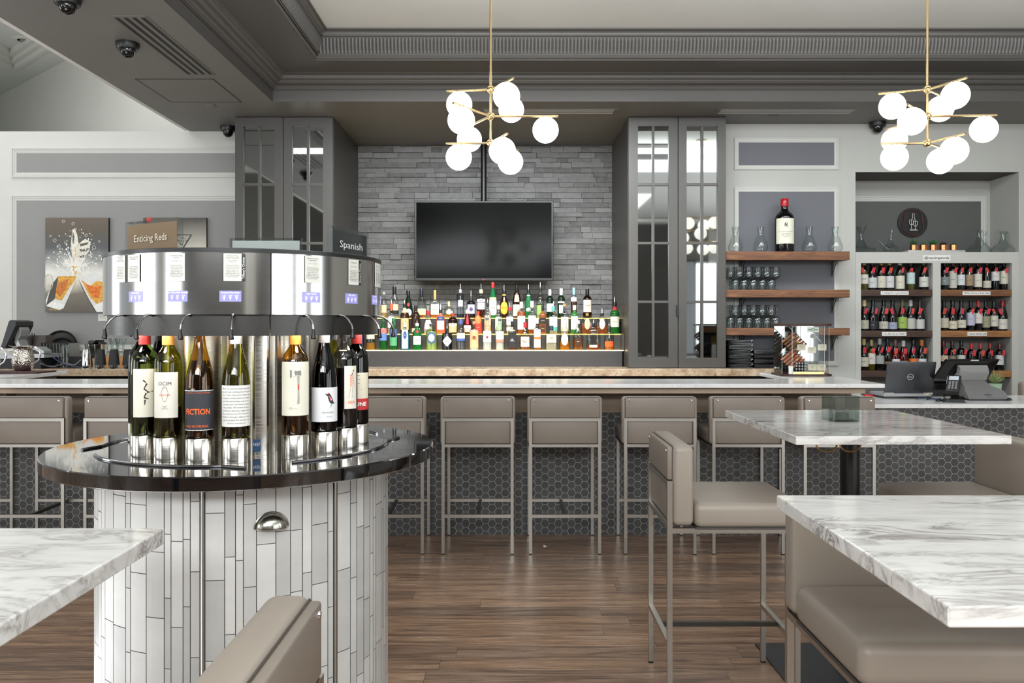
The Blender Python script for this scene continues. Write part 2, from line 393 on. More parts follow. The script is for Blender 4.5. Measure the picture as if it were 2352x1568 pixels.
# ------------------------------------------------------------------ camera
cam=bpy.data.cameras.new('camera'); co=bpy.data.objects.new('camera',cam); COL.objects.link(co)
co.location=(0,0,HZ); co.rotation_euler=(PI/2,0,0); cam.sensor_width=36; cam.lens=F/2352*36; cam.shift_y=-(784-HY)/2352; cam.clip_start=.05
sc.camera=co
sc.view_settings.view_transform='Standard'; sc.view_settings.look='None'; sc.view_settings.exposure=-.3
cy=sc.cycles; cy.max_bounces=9; cy.diffuse_bounces=4; cy.glossy_bounces=5; cy.transparent_max_bounces=24; cy.transmission_bounces=4; cy.caustics_reflective=False; cy.caustics_refractive=False; cy.sample_clamp_indirect=4; cy.use_denoising=True
# ------------------------------------------------------------------ room shell
SH=3.295; C2=3.494; C3=3.713; HC=4.72
YW=8.91; YL=8.23; YP=7.93; YN=8.41; YC=7.65; XS=-3.136
struct(G().box(-9,5.6,-4,12.6,-.05,0).make('floor',FLOOR))
# stone wall behind the back bar
sbox('wall_back',plain((70,70,70),.8,noise=.05),-2.6,2.2,YW+.03,YW+.15,0,SH)
g=G(); z=1.0; x0,x1=-1.66,1.1
while z<SH-.005:
    h=random.choice([.046,.052,.058,.06]); h=min(h,SH-z); x=x0-random.random()*.3
    while x<x1:
        w=random.choice([.12,.18,.24,.3,.38,.5])*random.uniform(.85,1.15)
        a,b_=max(x,x0),min(x+w,x1)
        if b_-a>.01: g.box(a+.0015,b_-.0015,YW-random.uniform(0,.026),YW+.03,z+.0015,z+h-.0015,random.random())
        x+=w
    z+=h
struct(g.make('wall_back_stone',tone_mat('ledger_stone',(96,96,95),(158,158,157),(16,16,26),.8,1.0,.42,42),tone=True))
# white panelled wall at the left
sbox('wall_left_back',WALL,-9,-2.45,YL,YL+.12,0,SH)
sbox('wall_left_ledge',WALL,-9,XS,YL+.12,12.4,SH-.12,SH)
def mould(name,x0,x1,z0,z1,Y,w,d,mat,sides='lrtb',steps=3):
    """picture-frame moulding made of stepped bars"""
    g=G()
    for k in range(steps):
        o=w*k/steps; t=w/steps*.62; dd=d*(1-.28*k)
        X0,X1,Z0,Z1=x0+o,x1-o,z0+o,z1-o
        if 't' in sides: g.box(X0,X1,Y-dd,Y+.001,Z1-t,Z1)
        if 'b' in sides: g.box(X0,X1,Y-dd,Y+.001,Z0,Z0+t)
        if 'l' in sides: g.box(X0,X0+t,Y-dd,Y+.001,Z0+t,Z1-t)
        if 'r' in sides: g.box(X1-t,X1,Y-dd,Y+.001,Z0+t,Z1-t)
        t2=w/steps
        if 't' in sides: g.box(X0+t,X1-t,Y-dd*.5,Y+.001,Z1-t2,Z1-t)
        if 'b' in sides: g.box(X0+t,X1-t,Y-dd*.5,Y+.001,Z0+t,Z0+t2)
        if 'l' in sides: g.box(X0+t,X0+t2,Y-dd*.5,Y+.001,Z0+t2,Z1-t2)
        if 'r' in sides: g.box(X1-t2,X1-t,Y-dd*.5,Y+.001,Z0+t2,Z1-t2)
    return struct(g.make(name,mat))
def framed(n,px0,px1,py0,py1,Y,inner,mat_in,w=.05,x1=None,z0=None):
    X0,X1=wx(px0,Y),(x1 if x1 is not None else wx(px1,Y)); Z1,Z0=wz(py0,Y),(z0 if z0 is not None else wz(py1,Y))
    mould('trim_%d'%n,X0,X1,Z0,Z1,Y,w,.016,WALL)
    struct(G().box(X0+w,X1-w,Y-.004,Y+.001,Z0+w,Z1-w).make('trim_%d_panel'%n,mat_in))
framed(1,27,0,340,408,YL,WALL_W,PANEL,x1=-2.2)
framed(2,27,0,449,0,YL,WALL_W,PANEL,x1=-2.2,z0=wz(803,YL))
# high diagonal wall and coffered ceiling of the left room
g=G(); g.add([(XS+.02,8.36,SH),(-9.1,13.73,SH),(-9.1,13.73,HC+.3),(XS+.02,8.36,HC+.3)],[(0,1,2,3)]); struct(g.make('wall_left_upper',WALL_W))
sbox('ceiling_left',CEILW,-9.1,XS,-4,13.8,HC+.16,HC+.2)
dv=Vector((.733,-.68,0)); nv=Vector((.68,.733,0))*-1   # along / away from the diagonal wall
A=Vector((-6.49,11.02,0))
def coffer(w,z0,z1,mat,name,full=False):
    L=5; e=A+dv*L; g=G()
    if full:
        o=A-nv*1.3; g.prism([(A.x,A.y),(e.x,e.y),(e.x-nv.x*1.3,e.y-nv.y*1.3),(o.x-1,o.y+1)],z0,z1,'z'); g.prism([(-9,-4),(A.x,-4),(A.x,A.y),(o.x-1,o.y+1),(-9,13)],z0,z1,'z')
    else:
        q=(A.x+w,A.y-2.29*w); g.prism([(A.x,-4),(A.x+w,-4),q,(A.x,A.y)],z0,z1,'z'); g.prism([(A.x,A.y),q,(e.x+nv.x*w,e.y+nv.y*w),(e.x,e.y)],z0,z1,'z')
    return struct(g.make(name,mat))
coffer(0,HC,HC+.16,CEILW,'ceiling_left_beams',True)
for k,(w,z0) in enumerate(((.05,HC-.012),(.11,HC+.04),(.17,HC+.09))): coffer(w,z0,HC+.165,WALL_W,'trim_3')
# ------------------------------------------------------------------ ceiling: soffit + tray
FX,FY=-2.022,7.13; XE=5.6
sbox('ceiling',SOFFIT,XS,XE,FY,9.1,SH,SH+.1)
sbox('ceiling_beam',SOFFIT,XS,FX,-4,FY,SH,SH+.1)
sbox('ceiling_beam_side',WALL_W,XS-.04,XS,-4,8.2,SH,HC+.18)
def sweep(name,prof,mat,smooth=True):
    g=G()
    for (d,z) in prof: g.v+=[(FX+d,-4,z),(FX+d,FY-d,z),(XE,FY-d,z)]
    for i in range(len(prof)-1):
        for k in range(2): g.f.append((i*3+k,i*3+k+1,(i+1)*3+k+1,(i+1)*3+k)); g.t.append(0)
    return struct(g.make(name,mat,smooth=smooth,fix=False))
def cyma(d0,z0,d1,z1,kind,n=7):
    out=[]
    for i in range(n+1):
        t=i/n
        if kind=='cove': out.append((d0+(d1-d0)*(1-math.cos(t*PI/2)),z0+(z1-z0)*math.sin(t*PI/2)))
        elif kind=='ovolo': out.append((d0+(d1-d0)*math.sin(t*PI/2),z0+(z1-z0)*(1-math.cos(t*PI/2))))
        else: out.append((d0+(d1-d0)*t,z0+(z1-z0)*(t+.16*math.sin(2*PI*t))))
    return out
sweep('ceiling_fascia',[(.002,SH),(.002,3.385)],TRAYM)
p=[(0,3.385),(.012,3.385),(.012,3.39)]+cyma(.012,3.392,.028,3.4,'ovolo',4)+[(.022,3.402),(.022,3.406)]+cyma(.022,3.406,.085,3.445,'s')+[(.092,3.445),(.092,3.452)]+cyma(.092,3.453,.118,3.47,'ovolo',4)+[(.112,3.472),(.112,3.476)]+cyma(.112,3.476,.14,3.49,'cove',4)+[(.15,3.49),(.15,C2)]
sweep('trim_4',p,CROWN)
sweep('ceiling_tray',[(.15,C2),(.475,C2)],TRAYM)
p=[(.475,C2),(.475,C2+.008)]+cyma(.475,C2+.008,.495,C2+.022,'ovolo',4)+[(.49,C2+.026),(.49,C2+.03)]+cyma(.49,C2+.03,.50,C2+.045,'cove',3)
sweep('trim_5',p,CROWN)
# fluted cove band
g=G(); z0,z1=C2+.045,C3-.062; nb=8
def flute(P,n,L,step=.0282,m=6):
    cols=int(L/step*m); base=len(g.v)
    for i in range(cols+1):
        ph=(i%m)/m; a=L*i/cols
        for j in range(nb+1):
            t=j/nb; depth=.012*max(0,math.sin(PI*ph))*(1 if 0<j<nb else 0)
            cv=.028*math.sin(PI*t*.5)*1.0
            g.v.append(tuple(P(a)+n*(cv-.0+depth*0-(.012-depth)*(1 if 0<j<nb else 0))+Vector((0,0,z0+(z1-z0)*t))))
    for i in range(cols):
        for j in range(nb):
            q=base+i*(nb+1)+j; g.f.append((q,q+nb+1,q+nb+2,q+1)); g.t.append(0)
D0=.505
flute(lambda a:Vector((FX+D0+a,FY-D0,0)),Vector((0,-1,0)),XE-FX-D0)
flute(lambda a:Vector((FX+D0,FY-D0-a,0)),Vector((1,0,0)),FY-D0+4)
struct(g.make('trim_6',CROWN,smooth=True,fix=False))
p=[(.50,z1),(.535,z1),(.535,z1+.008)]+cyma(.535,z1+.008,.55,z1+.02,'ovolo',4)+[(.545,z1+.022)]+cyma(.545,z1+.024,.575,C3-.012,'cove',5)+[(.585,C3-.012),(.585,C3)]
sweep('trim_7',p,CROWN)
sweep('ceiling_tray_back',[(.50,C2+.03),(.50,C3)],TRAYM)
struct(G().box(FX+.5,XE,-4,FY-.5,C3,C3+.05).make('ceiling_top',CEILW))
sbox('ceiling_dark_sheet',TRAYM,FX+.51,XE,.6,4.6,C3-.02,C3-.001)  # unseen thin dark sheet, added to darken what the cabinet mirrors reflect
sbox('ceiling_dark_sheet',TRAYM,2.5,XE,-2.9,.599,C3-.02,C3-.001)  # second added sheet, for the right cabinet's mirrors
# ------------------------------------------------------------------ right pier, alcove, outer walls
WALLR=plain((184,185,180),.7,noise=.02,bump=.05,nscale=3)  # right-hand copy of the wall paint, dimmer light put into its colour
XP0,XP1,XN=1.8,wx(1965,YP),4.758
sbox('wall_pier',WALLR,XP0,XP1,YP,YN+.5,0,SH)
framed(8,1686,1926,317,390,YP,WALL_W,PANEL2,w=.042)
framed(9,1686,1926,430,0,YP,WALL_W,PANEL2,w=.042,z0=1.03)
ZA=wz(395,YP)
sbox('wall_alcove_head',WALLR,XP1,XE,YP,YN+.5,ZA,SH)
struct(G().quad((XP1,YP,ZA-.001),(XN,YP,ZA-.001),(XN-.0,YN,ZA-.001),(XP1,YN,ZA-.001)).make('ceiling_alcove',plain((70,66,62),.6)))
sbox('wall_alcove_back',WALLR,XP1-.02,XN+.05,YN,YN+.1,0,ZA)
sbox('wall_alcove_side',WALLR,XN,XE,YP,YN+.1,0,ZA)
framed(10,1900,2264,451,0,YN,WALL_W,PANEL3,w=.05,z0=2.0)
sbox('wall_right',WALL,XE-.1,XE,2.2,YP,0,HC); sbox('wall_right_sill',WALL,XE-.1,XE,-4,2.2,0,.7); sbox('wall_right_head',SOFFIT,XE-.1,XE,-4,2.2,2.9,HC)
for k,(a,b_) in enumerate(((-4,-3.6),(-2.3,-1.9),(-.5,-.1),(1.3,2.2))): sbox('wall_right_pier',CAB,XE-.1,XE,a,b_,.7,2.9)
sbox('wall_left',WALL,-9.1,-9,-4,13.8,0,1.0); sbox('wall_left.001',WALL,-9.1,-9,-4,13.8,3.0,HC+.2)
for k,(a,b_) in enumerate(((-4,-3),(1.5,2.2),(6,6.7),(11,13.8))): sbox('wall_left_pier',WALL,-9.1,-9,a,b_,1.0,3.0)
# front wall (behind the camera) with tall windows
wins=[(-8.2,-6.9),(-6.4,-5.1),(3.9,4.5),(4.8,5.3)]
xs=[-9]+[v for w in wins for v in w]+[XE]
for k in range(0,len(xs),2): sbox('wall_front',plain((74,72,70),.7) if k in(4,) else WALL,xs[k],xs[k+1],-4.1,-4,0,HC+.2)
for k,(a,b_) in enumerate(wins):
    sbox('wall_front_sill',WALL,a,b_,-4.1,-4,0,.7); sbox('wall_front_head',SOFFIT,a,b_,-4.1,-4,2.9,HC+.2)
    g=G(); fr=.05
    g.box(a,a+fr,-4.08,-4.0,.7,2.9).box(b_-fr,b_,-4.08,-4,.7,2.9).box(a,b_,-4.08,-4,.7,.75).box(a,b_,-4.08,-4,2.85,2.9).box((a+b_)/2-.02,(a+b_)/2+.02,-4.07,-4.01,.7,2.9).box(a,b_,-4.07,-4.01,1.9,1.94)
    struct(g.make('window_%d'%(k+1),CAB))
# white column seen in the cabinet mirrors, dark header beam
sbox('wall_column',WALL,.6,1.15,-2.6,-2.1,0,3.0); 
sbox('baseboard_left',WALL,-9,-4,YL-.02,YL,0,.14)
# linear vents
def vent(name,label,x0,x1,y0,y1,n,alongx,light=None):
    t=thing(name,label,'vent',((x0+x1)/2,(y0+y1)/2,SH)); a,b_=(x1-x0)/2,(y1-y0)/2
    G().box(-a,a,-b_,b_,-.004,.001).make('frame',light or SOFFIT,t)
    for i in range(n):
        if alongx:
            w=2*b_/n; c=-b_+w*(i+.5); G().box(-a+.03,a-.03,c-w*.22,c+w*.22,-.0055,.001).make('slot',BLACKM if not light else plain((190,190,186),.6),t)
        else:
            w=2*a/n; c=-a+w*(i+.5); G().box(c-w*.24,c+w*.24,-b_+.03,b_-.03,-.0055,.001).make('slot',BLACKM,t)
SHH=SH-HZ
def onsof(px,py): 
    Y=SHH*F/(HY-py); return wx(px,Y),Y
a=onsof(333,35); b_=onsof(486,172); l=onsof(252,35)
vent('air_vent','grey four-slot linear vent in the left ceiling beam near the dome camera',l[0]+.0,a[0],a[1],b_[1],4,False)
a=onsof(1105,250); b_=onsof(1415,261); vent('air_vent','thin striped vent in the dark soffit above the television',wx(1105,7.4),wx(1415,7.4),b_[1]-.02,a[1]+.0,3,True,SOFFIT) if b_[1]<a[1] else vent('air_vent','thin striped vent in the dark soffit above the television',wx(1105,7.5),wx(1415,7.5),a[1],b_[1],3,True,SOFFIT)
a=onsof(1642,250); b_=onsof(1960,261); vent('air_vent','thin striped vent in the dark soffit above the wooden shelves',wx(1642,7.5),wx(1960,7.5),min(a[1],b_[1]),max(a[1],b_[1]),3,True,SOFFIT)
# access hatch
a=onsof(310,181); b_=onsof(494,184); c=onsof(560,234); d=onsof(390,232)
g=G(); X0,X1,Y0,Y1=a[0],b_[0],a[1],c[1]
for q in ((X0,X1,Y0,Y0+.008),(X0,X1,Y1-.008,Y1),(X0,X0+.008,Y0,Y1),(X1-.008,X1,Y0,Y1)): g.box(*q,SH-.003,SH+.001)
t=thing('ceiling_hatch','flush square access hatch in the left ceiling beam','hatch',(0,0,0)); g.make('hatch_seam',plain((60,58,56),.6),t); G().box(X0+.008,X1-.008,Y0+.008,Y1-.008,SH-.0015,SH+.001).make('hatch_panel',SOFFIT,t)
def dome(px,py,label,r=.075,zc=SH):
    Y=(zc-HZ)*F/(HY-py); t=thing('dome_camera',label,'security camera',(wx(px,Y),Y,zc),0,'ceiling dome cameras')
    G().lathe([(r,0),(r,-.018),(r*.93,-.04),(r*.9,-.045),(0,-.045)],28).make('housing',BLACK,t,smooth=True)
    G().lathe([(r*.66*math.cos(q),-.045-r*.75*math.sin(q)) for q in [i*PI/16 for i in range(9)]],24).make('dome_lens',BLACKG,t,smooth=True)
dome(293,99,'black dome camera beside the long vent on the left ceiling beam')
dome(155,-6,'black dome camera at the very top edge of the picture, left ceiling beam')
dome(524,291,'black dome camera under the soffit beside the left mirrored cabinet')
dome(2016,281,'black dome camera under the soffit near the right pendant globes')
Y=(HC+.16-HZ)*F/(HY-92); t=thing('ceiling_light','small round recessed ceiling light in the bright coffer at upper left','ceiling light',(wx(58,Y),Y,HC+.16)); G().lathe([(.14,0),(.14,-.012),(.09,-.014),(.09,0)],28).make('trim_ring',WALL_W,t,smooth=True); G().lathe([(.06,-.002),(.06,-.02),(0,-.02)],20).make('lamp',plain((150,150,148),.4),t)
def sens(px,py,l):
    q=onsof(px,py); t=tag(G().lathe([(.045,0),(.045,-.008),(.03,-.012),(0,-.012)],24).make('ceiling_sensor',SOFFIT,smooth=True,loc=(q[0],q[1],SH)),l,'ceiling sensor')
sens(484,243,'small grey disc sensor flush in the left ceiling beam'); sens(1776,268,'small dark disc sensor in the soffit over the wooden shelves')
# ------------------------------------------------------------------ tall mirrored cabinets
ZCT=1.02
def cabinet(label,pxa,pxb,pxs,gl,rows,handle_left,panes_mat=MIRROR):
    x0,x1=wx(pxa,YC),wx(pxb,YC); xm=wx(pxs,YC); cxx=(x0+x1)/2
    t=thing('tall_cabinet',label,'cabinet',(cxx,YC,ZCT))
    H=SH-ZCT-.004
    G().box(x0-cxx,x1-cxx,.03,YW-YC-.005 if pxa>1000 else YL-YC+.0,0,H).make('carcass',CAB,t)
    if pxa<1000: G().box(wx(700,YC)-cxx,x1-cxx,YL-YC,YW-YC-.005,0,H).make('side_panel',CAB,t)
    zs=[wz(r,YC)-ZCT for r in rows]  # pane edges top->down
    for k,(a,b_,g2) in enumerate(((x0,xm,gl[0]),(xm,x1,gl[1]))):
        d=bpy.data.objects.new('door',None)
        g=G(); A_,B_=a-cxx+.003,b_-cxx-.003
        (ga,gb),(gc,gd)=[(wx(q[0],YC)-cxx,wx(q[1],YC)-cxx) for q in g2]
        top,bot=max(zs),min(zs)
        g.box(A_,ga,0,.028,.004,H-.002).box(gd,B_,0,.028,.004,H-.002).box(ga,gd,0,.028,top,H-.002).box(ga,gd,0,.028,.004,bot)
        g.box(gb,gc,.002,.028,bot,top)
        for i in range(1,len(zs)-1,2): g.box(ga,gd,.004,.028,zs[i+1],zs[i])
        door=g.make('door',CAB,t,bevel=.0015)
        for (p,q) in ((ga,gb),(gc,gd)):
            for i in range(0,len(zs)-1,2): G().box(p,q,.02,.0225,zs[i+1],zs[i]).make('mirror_pane',panes_mat,door)
        if (k==0)==handle_left:
            hx=(B_-.006 if handle_left else A_+.006); z=wz(713,YC)-ZCT
            G().box(hx-.009,hx+.009,-.02,0,z-.05,z+.05).make('handle',BLACK,door,bevel=.003)
rows=[290,420,426,555,561,690,696,822]
cabinet('tall charcoal cabinet with mirrored doors right of the bottle display',1443,1668,1557.5,(((1465,1498),(1503.5,1536)),((1577,1610),(1616,1648))),rows,True)
cabinet('tall charcoal cabinet with mirrored doors behind the round wine dispenser',539,765,650.5,(((559,592),(598,630.5)),((671,704),(710,742))),rows,False)
# ------------------------------------------------------------------ granite back counter
xg0,xg1=-5.6,wx(1905,7.45)
tag(G().prism([(xg0,7.45),(xg1,7.45),(xg1,7.925),(1.79,7.925),(1.79,8.9),(-2.44,8.9),(-2.44,8.225),(xg0,8.225)],ZCT-.062,ZCT,'z').make('granite_countertop',GRAN,bevel=.004),'speckled beige granite countertop running under the bottle display','countertop')
t=thing('back_bar_base','black base cabinets in shadow below the granite counter','cabinet',((xg0+xg1)/2,7.6,0))
g=G(); w=(xg1-xg0)/2; g.box(-w+.02,w-.02,0,.31,.0,ZCT-.064); g.make('carcass',BLACKM,t)
for k in range(8): 
    a=-w+.05+k*(2*w-.1)/8; G().box(a+.01,a+(2*w-.1)/8-.01,-.02,0,.1,ZCT-.1).make('door',CABIN,t)
# stepped bottle display with led edges
T1=dict(Y=7.9,z=wz(804,7.9)); T2=dict(Y=8.045,z=wz(767,8.045)); T3=dict(Y=8.19,z=wz(730,8.19))
xt0,xt1=-1.615,1.045
t=thing('bottle_display','dark stepped three-tier liquor display with glowing shelf edges','bottle display',(0,7.9,ZCT))
fronts=[7.9,8.045,8.19,8.36]; zs=[T1['z'],T2['z'],T3['z']]
for i in range(3):
    G().box(xt0,xt1,fronts[i]-7.9,fronts[i+1]-7.9,(0 if i==0 else 0),zs[i]-ZCT-.006).make('step',CABIN,t)
    G().box(xt0,xt1,fronts[i]-7.9-.001,fronts[i+1]-7.9-.001,zs[i]-ZCT-.006,zs[i]-ZCT).make('glass_shelf',emis((255,222,140),2.2,'lit_shelf'),t)
    G().box(xt0,xt1,fronts[i]-7.9-.004,fronts[i]-7.9-.001,zs[i]-ZCT-.006,zs[i]-ZCT-.001).make('led_edge',LEDM if i==0 else emis((255,220,110),2.2,'led_dim'),t)
struct(G().box(wx(1427,7.9)+.01,1.05,7.9,8.4,ZCT,ZCT+.31).make('trim_11',CAB))
# ------------------------------------------------------------------ television
YT=8.55; 
x0,x1,z0,z1=wx(952,YT),wx(1271,YT),wz(645,YT),wz(461,YT)
t=thing('television','black flat television hung from a ceiling pole before the stone wall','television',((x0+x1)/2,YT,(z0+z1)/2))
w,h=(x1-x0)/2,(z1-z0)/2
G().box(-w,w,0,.05,-h,h).make('housing',BLACK,t,bevel=.006)
G().box(-w+.018,w-.018,-.002,.001,-h+.03,h-.016).make('screen',plain((4,4,4),.12,noise=0,spec=.06),t)
G().box(-.012,.006,-.003,0,-h+.008,-h+.016).make('power_light',plain((120,10,10),.4,emit=(255,30,30),es=1,noise=0),t)
px=wx(1111,YT+.1)-(x0+x1)/2
G().tube([(px,.1,-.1),(px,.1,SH-(z0+z1)/2)],.03,16).make('ceiling_pole',BLACK,t,smooth=True)
G().box(px-.12,px+.12,.05,.1,-.14,.14).make('bracket',BLACK,t)
G().lathe([(.07,0),(.07,-.03),(.03,-.04)],20,(px,.1,SH-(z0+z1)/2)).make('ceiling_flange',BLACK,t,smooth=True)
g=G(); P=[(wx(a,YT+.05)-(x0+x1)/2,.05,wz(b_,YT+.05)-(z0+z1)/2) for a,b_ in ((1130,640),(1141,648),(1146,657),(1141,662),(1152,650),(1158,643))]
g.tube(P,.004,6).make('power_cable',BLACK,t,smooth=True)
# ------------------------------------------------------------------ front bar
YB0,YB1,ZB=5.36,5.86,1.037; XBL,XBR=-5.6,wx(2033,5.36); YTILE=5.68
t=thing('bar_counter','long bar front of charcoal hexagon tile below a taupe wood band','bar counter',(0,YTILE,0))
G().box(XBL,XBR-.09,0,.06,0,wz(947,YTILE)).make('tile_panel',HEX,t)
G().box(XBL,XBR-.09,-.012,.06,wz(947,YTILE),ZB-.03).make('wood_panel',TAUPE,t)
G().box(XBL,XBR-.1,5.42-YTILE,-.012,ZB-.03-.035,ZB-.028).make('wood_apron',plain((172,152,130),.5,noise=.05),t)
g=G(); 
for px in (920,1337,1773,20,240): 
    x=wx(px,5.6); g.box(x-.006,x+.006,-.12,-.012,ZB-.17,ZB-.064)
g.make('apron_bracket',TAUPE,t)
G().box(XBL,XBR-.15,.1,.14,0,ZB-.03).make('rear_panel',BLACKM,t)
tag(G().box(XBL,XBR,YB0,YB1,ZB-.026,ZB).make('bar_countertop',QUARTZ,bevel=.003),'long white quartz bar top above the row of stools','countertop')
tag(G().box(wx(1767,6.36),XBR,YB1+.001,6.62,ZB-.026,ZB+.0).make('return_countertop',QUARTZ,bevel=.003),'short white quartz bar end running back under the glass cigar case','countertop')
tag(G().box(wx(1767,6.36)+.04,XBR-.06,YB1+.05,6.58,0,ZB-.027).make('return_cabinet',TAUPE),'taupe cabinet carrying the white bar end under the cigar case','cabinet')
tag(G().box(-5.6,-3.63,YB1+.001,6.9,ZB-.03,ZB).make('return_countertop',QUARTZ,bevel=.003),'white quartz counter return at far left carrying the steel pitcher','countertop')
tag(G().box(-5.6,-3.70,YB1+.05,6.86,0,ZB-.031).make('return_cabinet',plain((108,98,90),.5)),'taupe cabinet under the far left quartz counter return','cabinet')
# front desk counter at the right
ZD=wz(928,YTILE-.04)
t=thing('desk_counter','lower hexagon-tiled desk front at the right end of the bar','bar counter',(0,YTILE+.0,0))
G().box(XBR-.085,5.4,.0,.06,0,ZD-.028).make('tile_panel',HEX,t)
G().box(XBR-.045,5.4,.5,.56,0,ZD-.028).make('rear_panel',CABIN,t)
tag(G().box(XBR-.08,5.4,YTILE-.04,6.36,ZD-.027,ZD).make('desk_countertop',QUARTZ,bevel=.003),'lower white quartz desk top carrying the laptop and till','countertop')
# ------------------------------------------------------------------ bar stools
def make_stool(label,group=None):
    t=thing('bar_stool',label,'stool',(0,0,0),0,group); w=.2215; q=.0095
    yb,yf=-.245+q,.245-q
    for s in (-1,1):
        x=s*(w-q)
        leg=G().tube([(x,yb,.006),(x,yb,.838)],q,square=True).make('leg',STEEL,t); G().box(x-q,x+q,yb-q,yb+q,0,.006).make('foot_glide',BLACK,leg)
        leg=G().tube([(x,yf,.006),(x,yf,.664)],q,square=True).make('leg',STEEL,t); G().box(x-q,x+q,yf-q,yf+q,0,.006).make('foot_glide',BLACK,leg)
    g=G(); g.box(-w+2*q,w-2*q,yb-q,yb+q,.819,.838).box(-w+2*q,w-2*q,yb-q,yb+q,.66,.678); g.make('back_frame',STEEL,t)
    g=G()
    for s in (-1,1): g.box(s*(w-q)-q,s*(w-q)+q,yb+q,yf-q,.645,.664)
    g.box(-w+2*q,w-2*q,yf-q,yf+q,.645,.664); g.make('seat_frame',STEEL,t)
    G().box(-w+2*q,w-2*q,yb-q,yb+q,.226,.245).make('stretcher',STEEL,t); G().box(-w+2*q,w-2*q,yf-q,yf+q,.226,.245).make('stretcher',STEEL,t)
    G().box(-q,q,yb+q,yf-q,.227,.244).make('stretcher',plain((88,86,82),.35,metal=1,noise=0),t)
    bk=G().rbox(-.232,.232,yb+q,yb+q+.078,.672,.968,.022,4).make('backrest',VINYL,t,smooth=True)
    bp=G(); bp.rbox(-.213,.213,yb-q+.001,yb+q+.02,.84,.962,.006,2); bp.rbox(-.2,.2,yb+.003,yb+q+.01,.68,.82,.004,2); bp.make('back_panel',VINYLD,bk,smooth=True)
    g=G()
    P=[(-.214,.665),(-.214,.957),(-.208,.964),(.208,.964),(.214,.957),(.214,.665)]
    g.tube([(a,yb+q+.0015,b_) for a,b_ in P],.0022,6); g.make('seam',plain((70,62,56),.6),bk)
    for s in (-1,1): G().lathe([(.007,0),(.006,-.003),(.0,-.004)],14).xf(Matrix.Translation((s*.19,yb-q+.001,.945))@Matrix.Rotation(-PI/2,4,'X')).xf(Matrix.Identity(4)).make('screw',CHROME,bk,smooth=True)
    st=G().rbox(-.23,.23,yb+q+.08,.262,.664,.757,.026,4).make('seat',VINYL,t,smooth=True)
    G().rbox(-.226,.226,yb+q+.082,.258,.660,.668,.003,2).make('seat_base',plain((60,56,52),.6),st)
    return t
SG='stools lined up along the bar'
first=make_stool('taupe stool at the bar, first fully visible one right of the round wine dispenser',SG)
YS=5.19+.245; first.location=(wx(1097,5.19),YS,0)
rowst=[(1298,'taupe stool at the bar directly below the right part of the television',0),(1519,'taupe stool at the bar behind the high back of the free side-turned stool',-1.5),(1721,'taupe bar stool at the bar, second from the right, partly behind the marble table',-1),(1929,'taupe bar stool at the right end of the bar, seen behind the glass cube',0),
(889,'taupe bar stool half hidden behind the black rim of the wine dispenser',1),(274,'taupe bar stool just left of the tiled dispenser base',0),(64,'taupe bar stool at the far left cut by the picture edge',0)]
for px,l,a in rowst: dup(first,(wx(px,5.19),YS,0),math.radians(a),l,SG)
dup(first,(wx(-158,5.19),YS,0),0,'taupe bar stool beyond the left picture edge, only a front leg showing',SG)
G2='stools at the marble tables'
dup(first,(.817,3.33,0),math.radians(-90),'free taupe stool turned sideways, tucked under the middle marble table',G2)
dup(first,(.945,1.995,0),math.radians(180),'close taupe stool under the large marble table at lower right',G2)
dup(first,(1.80,3.33,0),math.radians(91),'taupe stool at the right picture edge facing the middle marble table',G2)
dup(first,(-.556,1.175,0),math.radians(90),'nearest taupe stool at the bottom, only the backrest top showing',G2)
dup(first,(wx(2385,6.7),6.75,0),0,'dark taupe stool behind the till desk at the right edge',G2)
# ------------------------------------------------------------------ marble tables
ZT=1.02
def table(label,x0,x1,y0,y1,rz,col,base=True):
    cx,cyy=(x0+x1)/2,(y0+y1)/2
    t=thing('pedestal_table',label,'table',(cx,cyy,0),math.radians(rz)); w,d=(x1-x0)/2,(y1-y0)/2
    G().box(-w,w,-d,d,ZT-.031,ZT).make('tabletop',MARBLE,t,bevel=.003)
    cx2,cy2=col
    G().tube([(cx2,cy2,.02),(cx2,cy2,ZT-.04)],.038,24).make('column',BLACK,t,smooth=True)
    G().lathe([(.055,.012),(.055,.05),(.045,.06),(.038,.06)],24,(cx2,cy2,0)).make('collar',BLACK,t,smooth=True)
    G().lathe([(.42,0),(.42,.008),(.06,.014)],4,(cx2,cy2,0),a0=PI/4,a1=PI/4+2*PI).make('base_plate',plain((34,36,38),.55,noise=.15),t,bevel=.002)
    G().box(cx2-.16,cx2+.16,cy2-.16,cy2+.16,ZT-.045,ZT-.031).make('mount_plate',BLACK,t)
    return t
m1=table('middle marble-topped pedestal table carrying a glass cube',.99,1.762,2.985,3.895,1.3,(0,0))
g=G()
for dx in (-.045,.045):
    c=Vector((-.15+dx,-.25,ZT-.045)); g.tube([c+Vector((.0+.04*math.cos(a)*(1 if dx>0 else -1),0,-.012-.028*math.sin(a)))for a in [PI*i/8 for i in range(9)]],.0035,6)
    g.box(c.x-.012,c.x+.012,c.y-.004,c.y+.004,c.z-.006,c.z+.014)
g.make('coat_hook',BRASS,m1,smooth=True)
table('large marble-topped table in the right foreground',.611,1.56,1.182,1.952,0,(.3,0))
table('white marble table corner in the left foreground',-1.62,-.673,.70,1.637,0,(0,0))
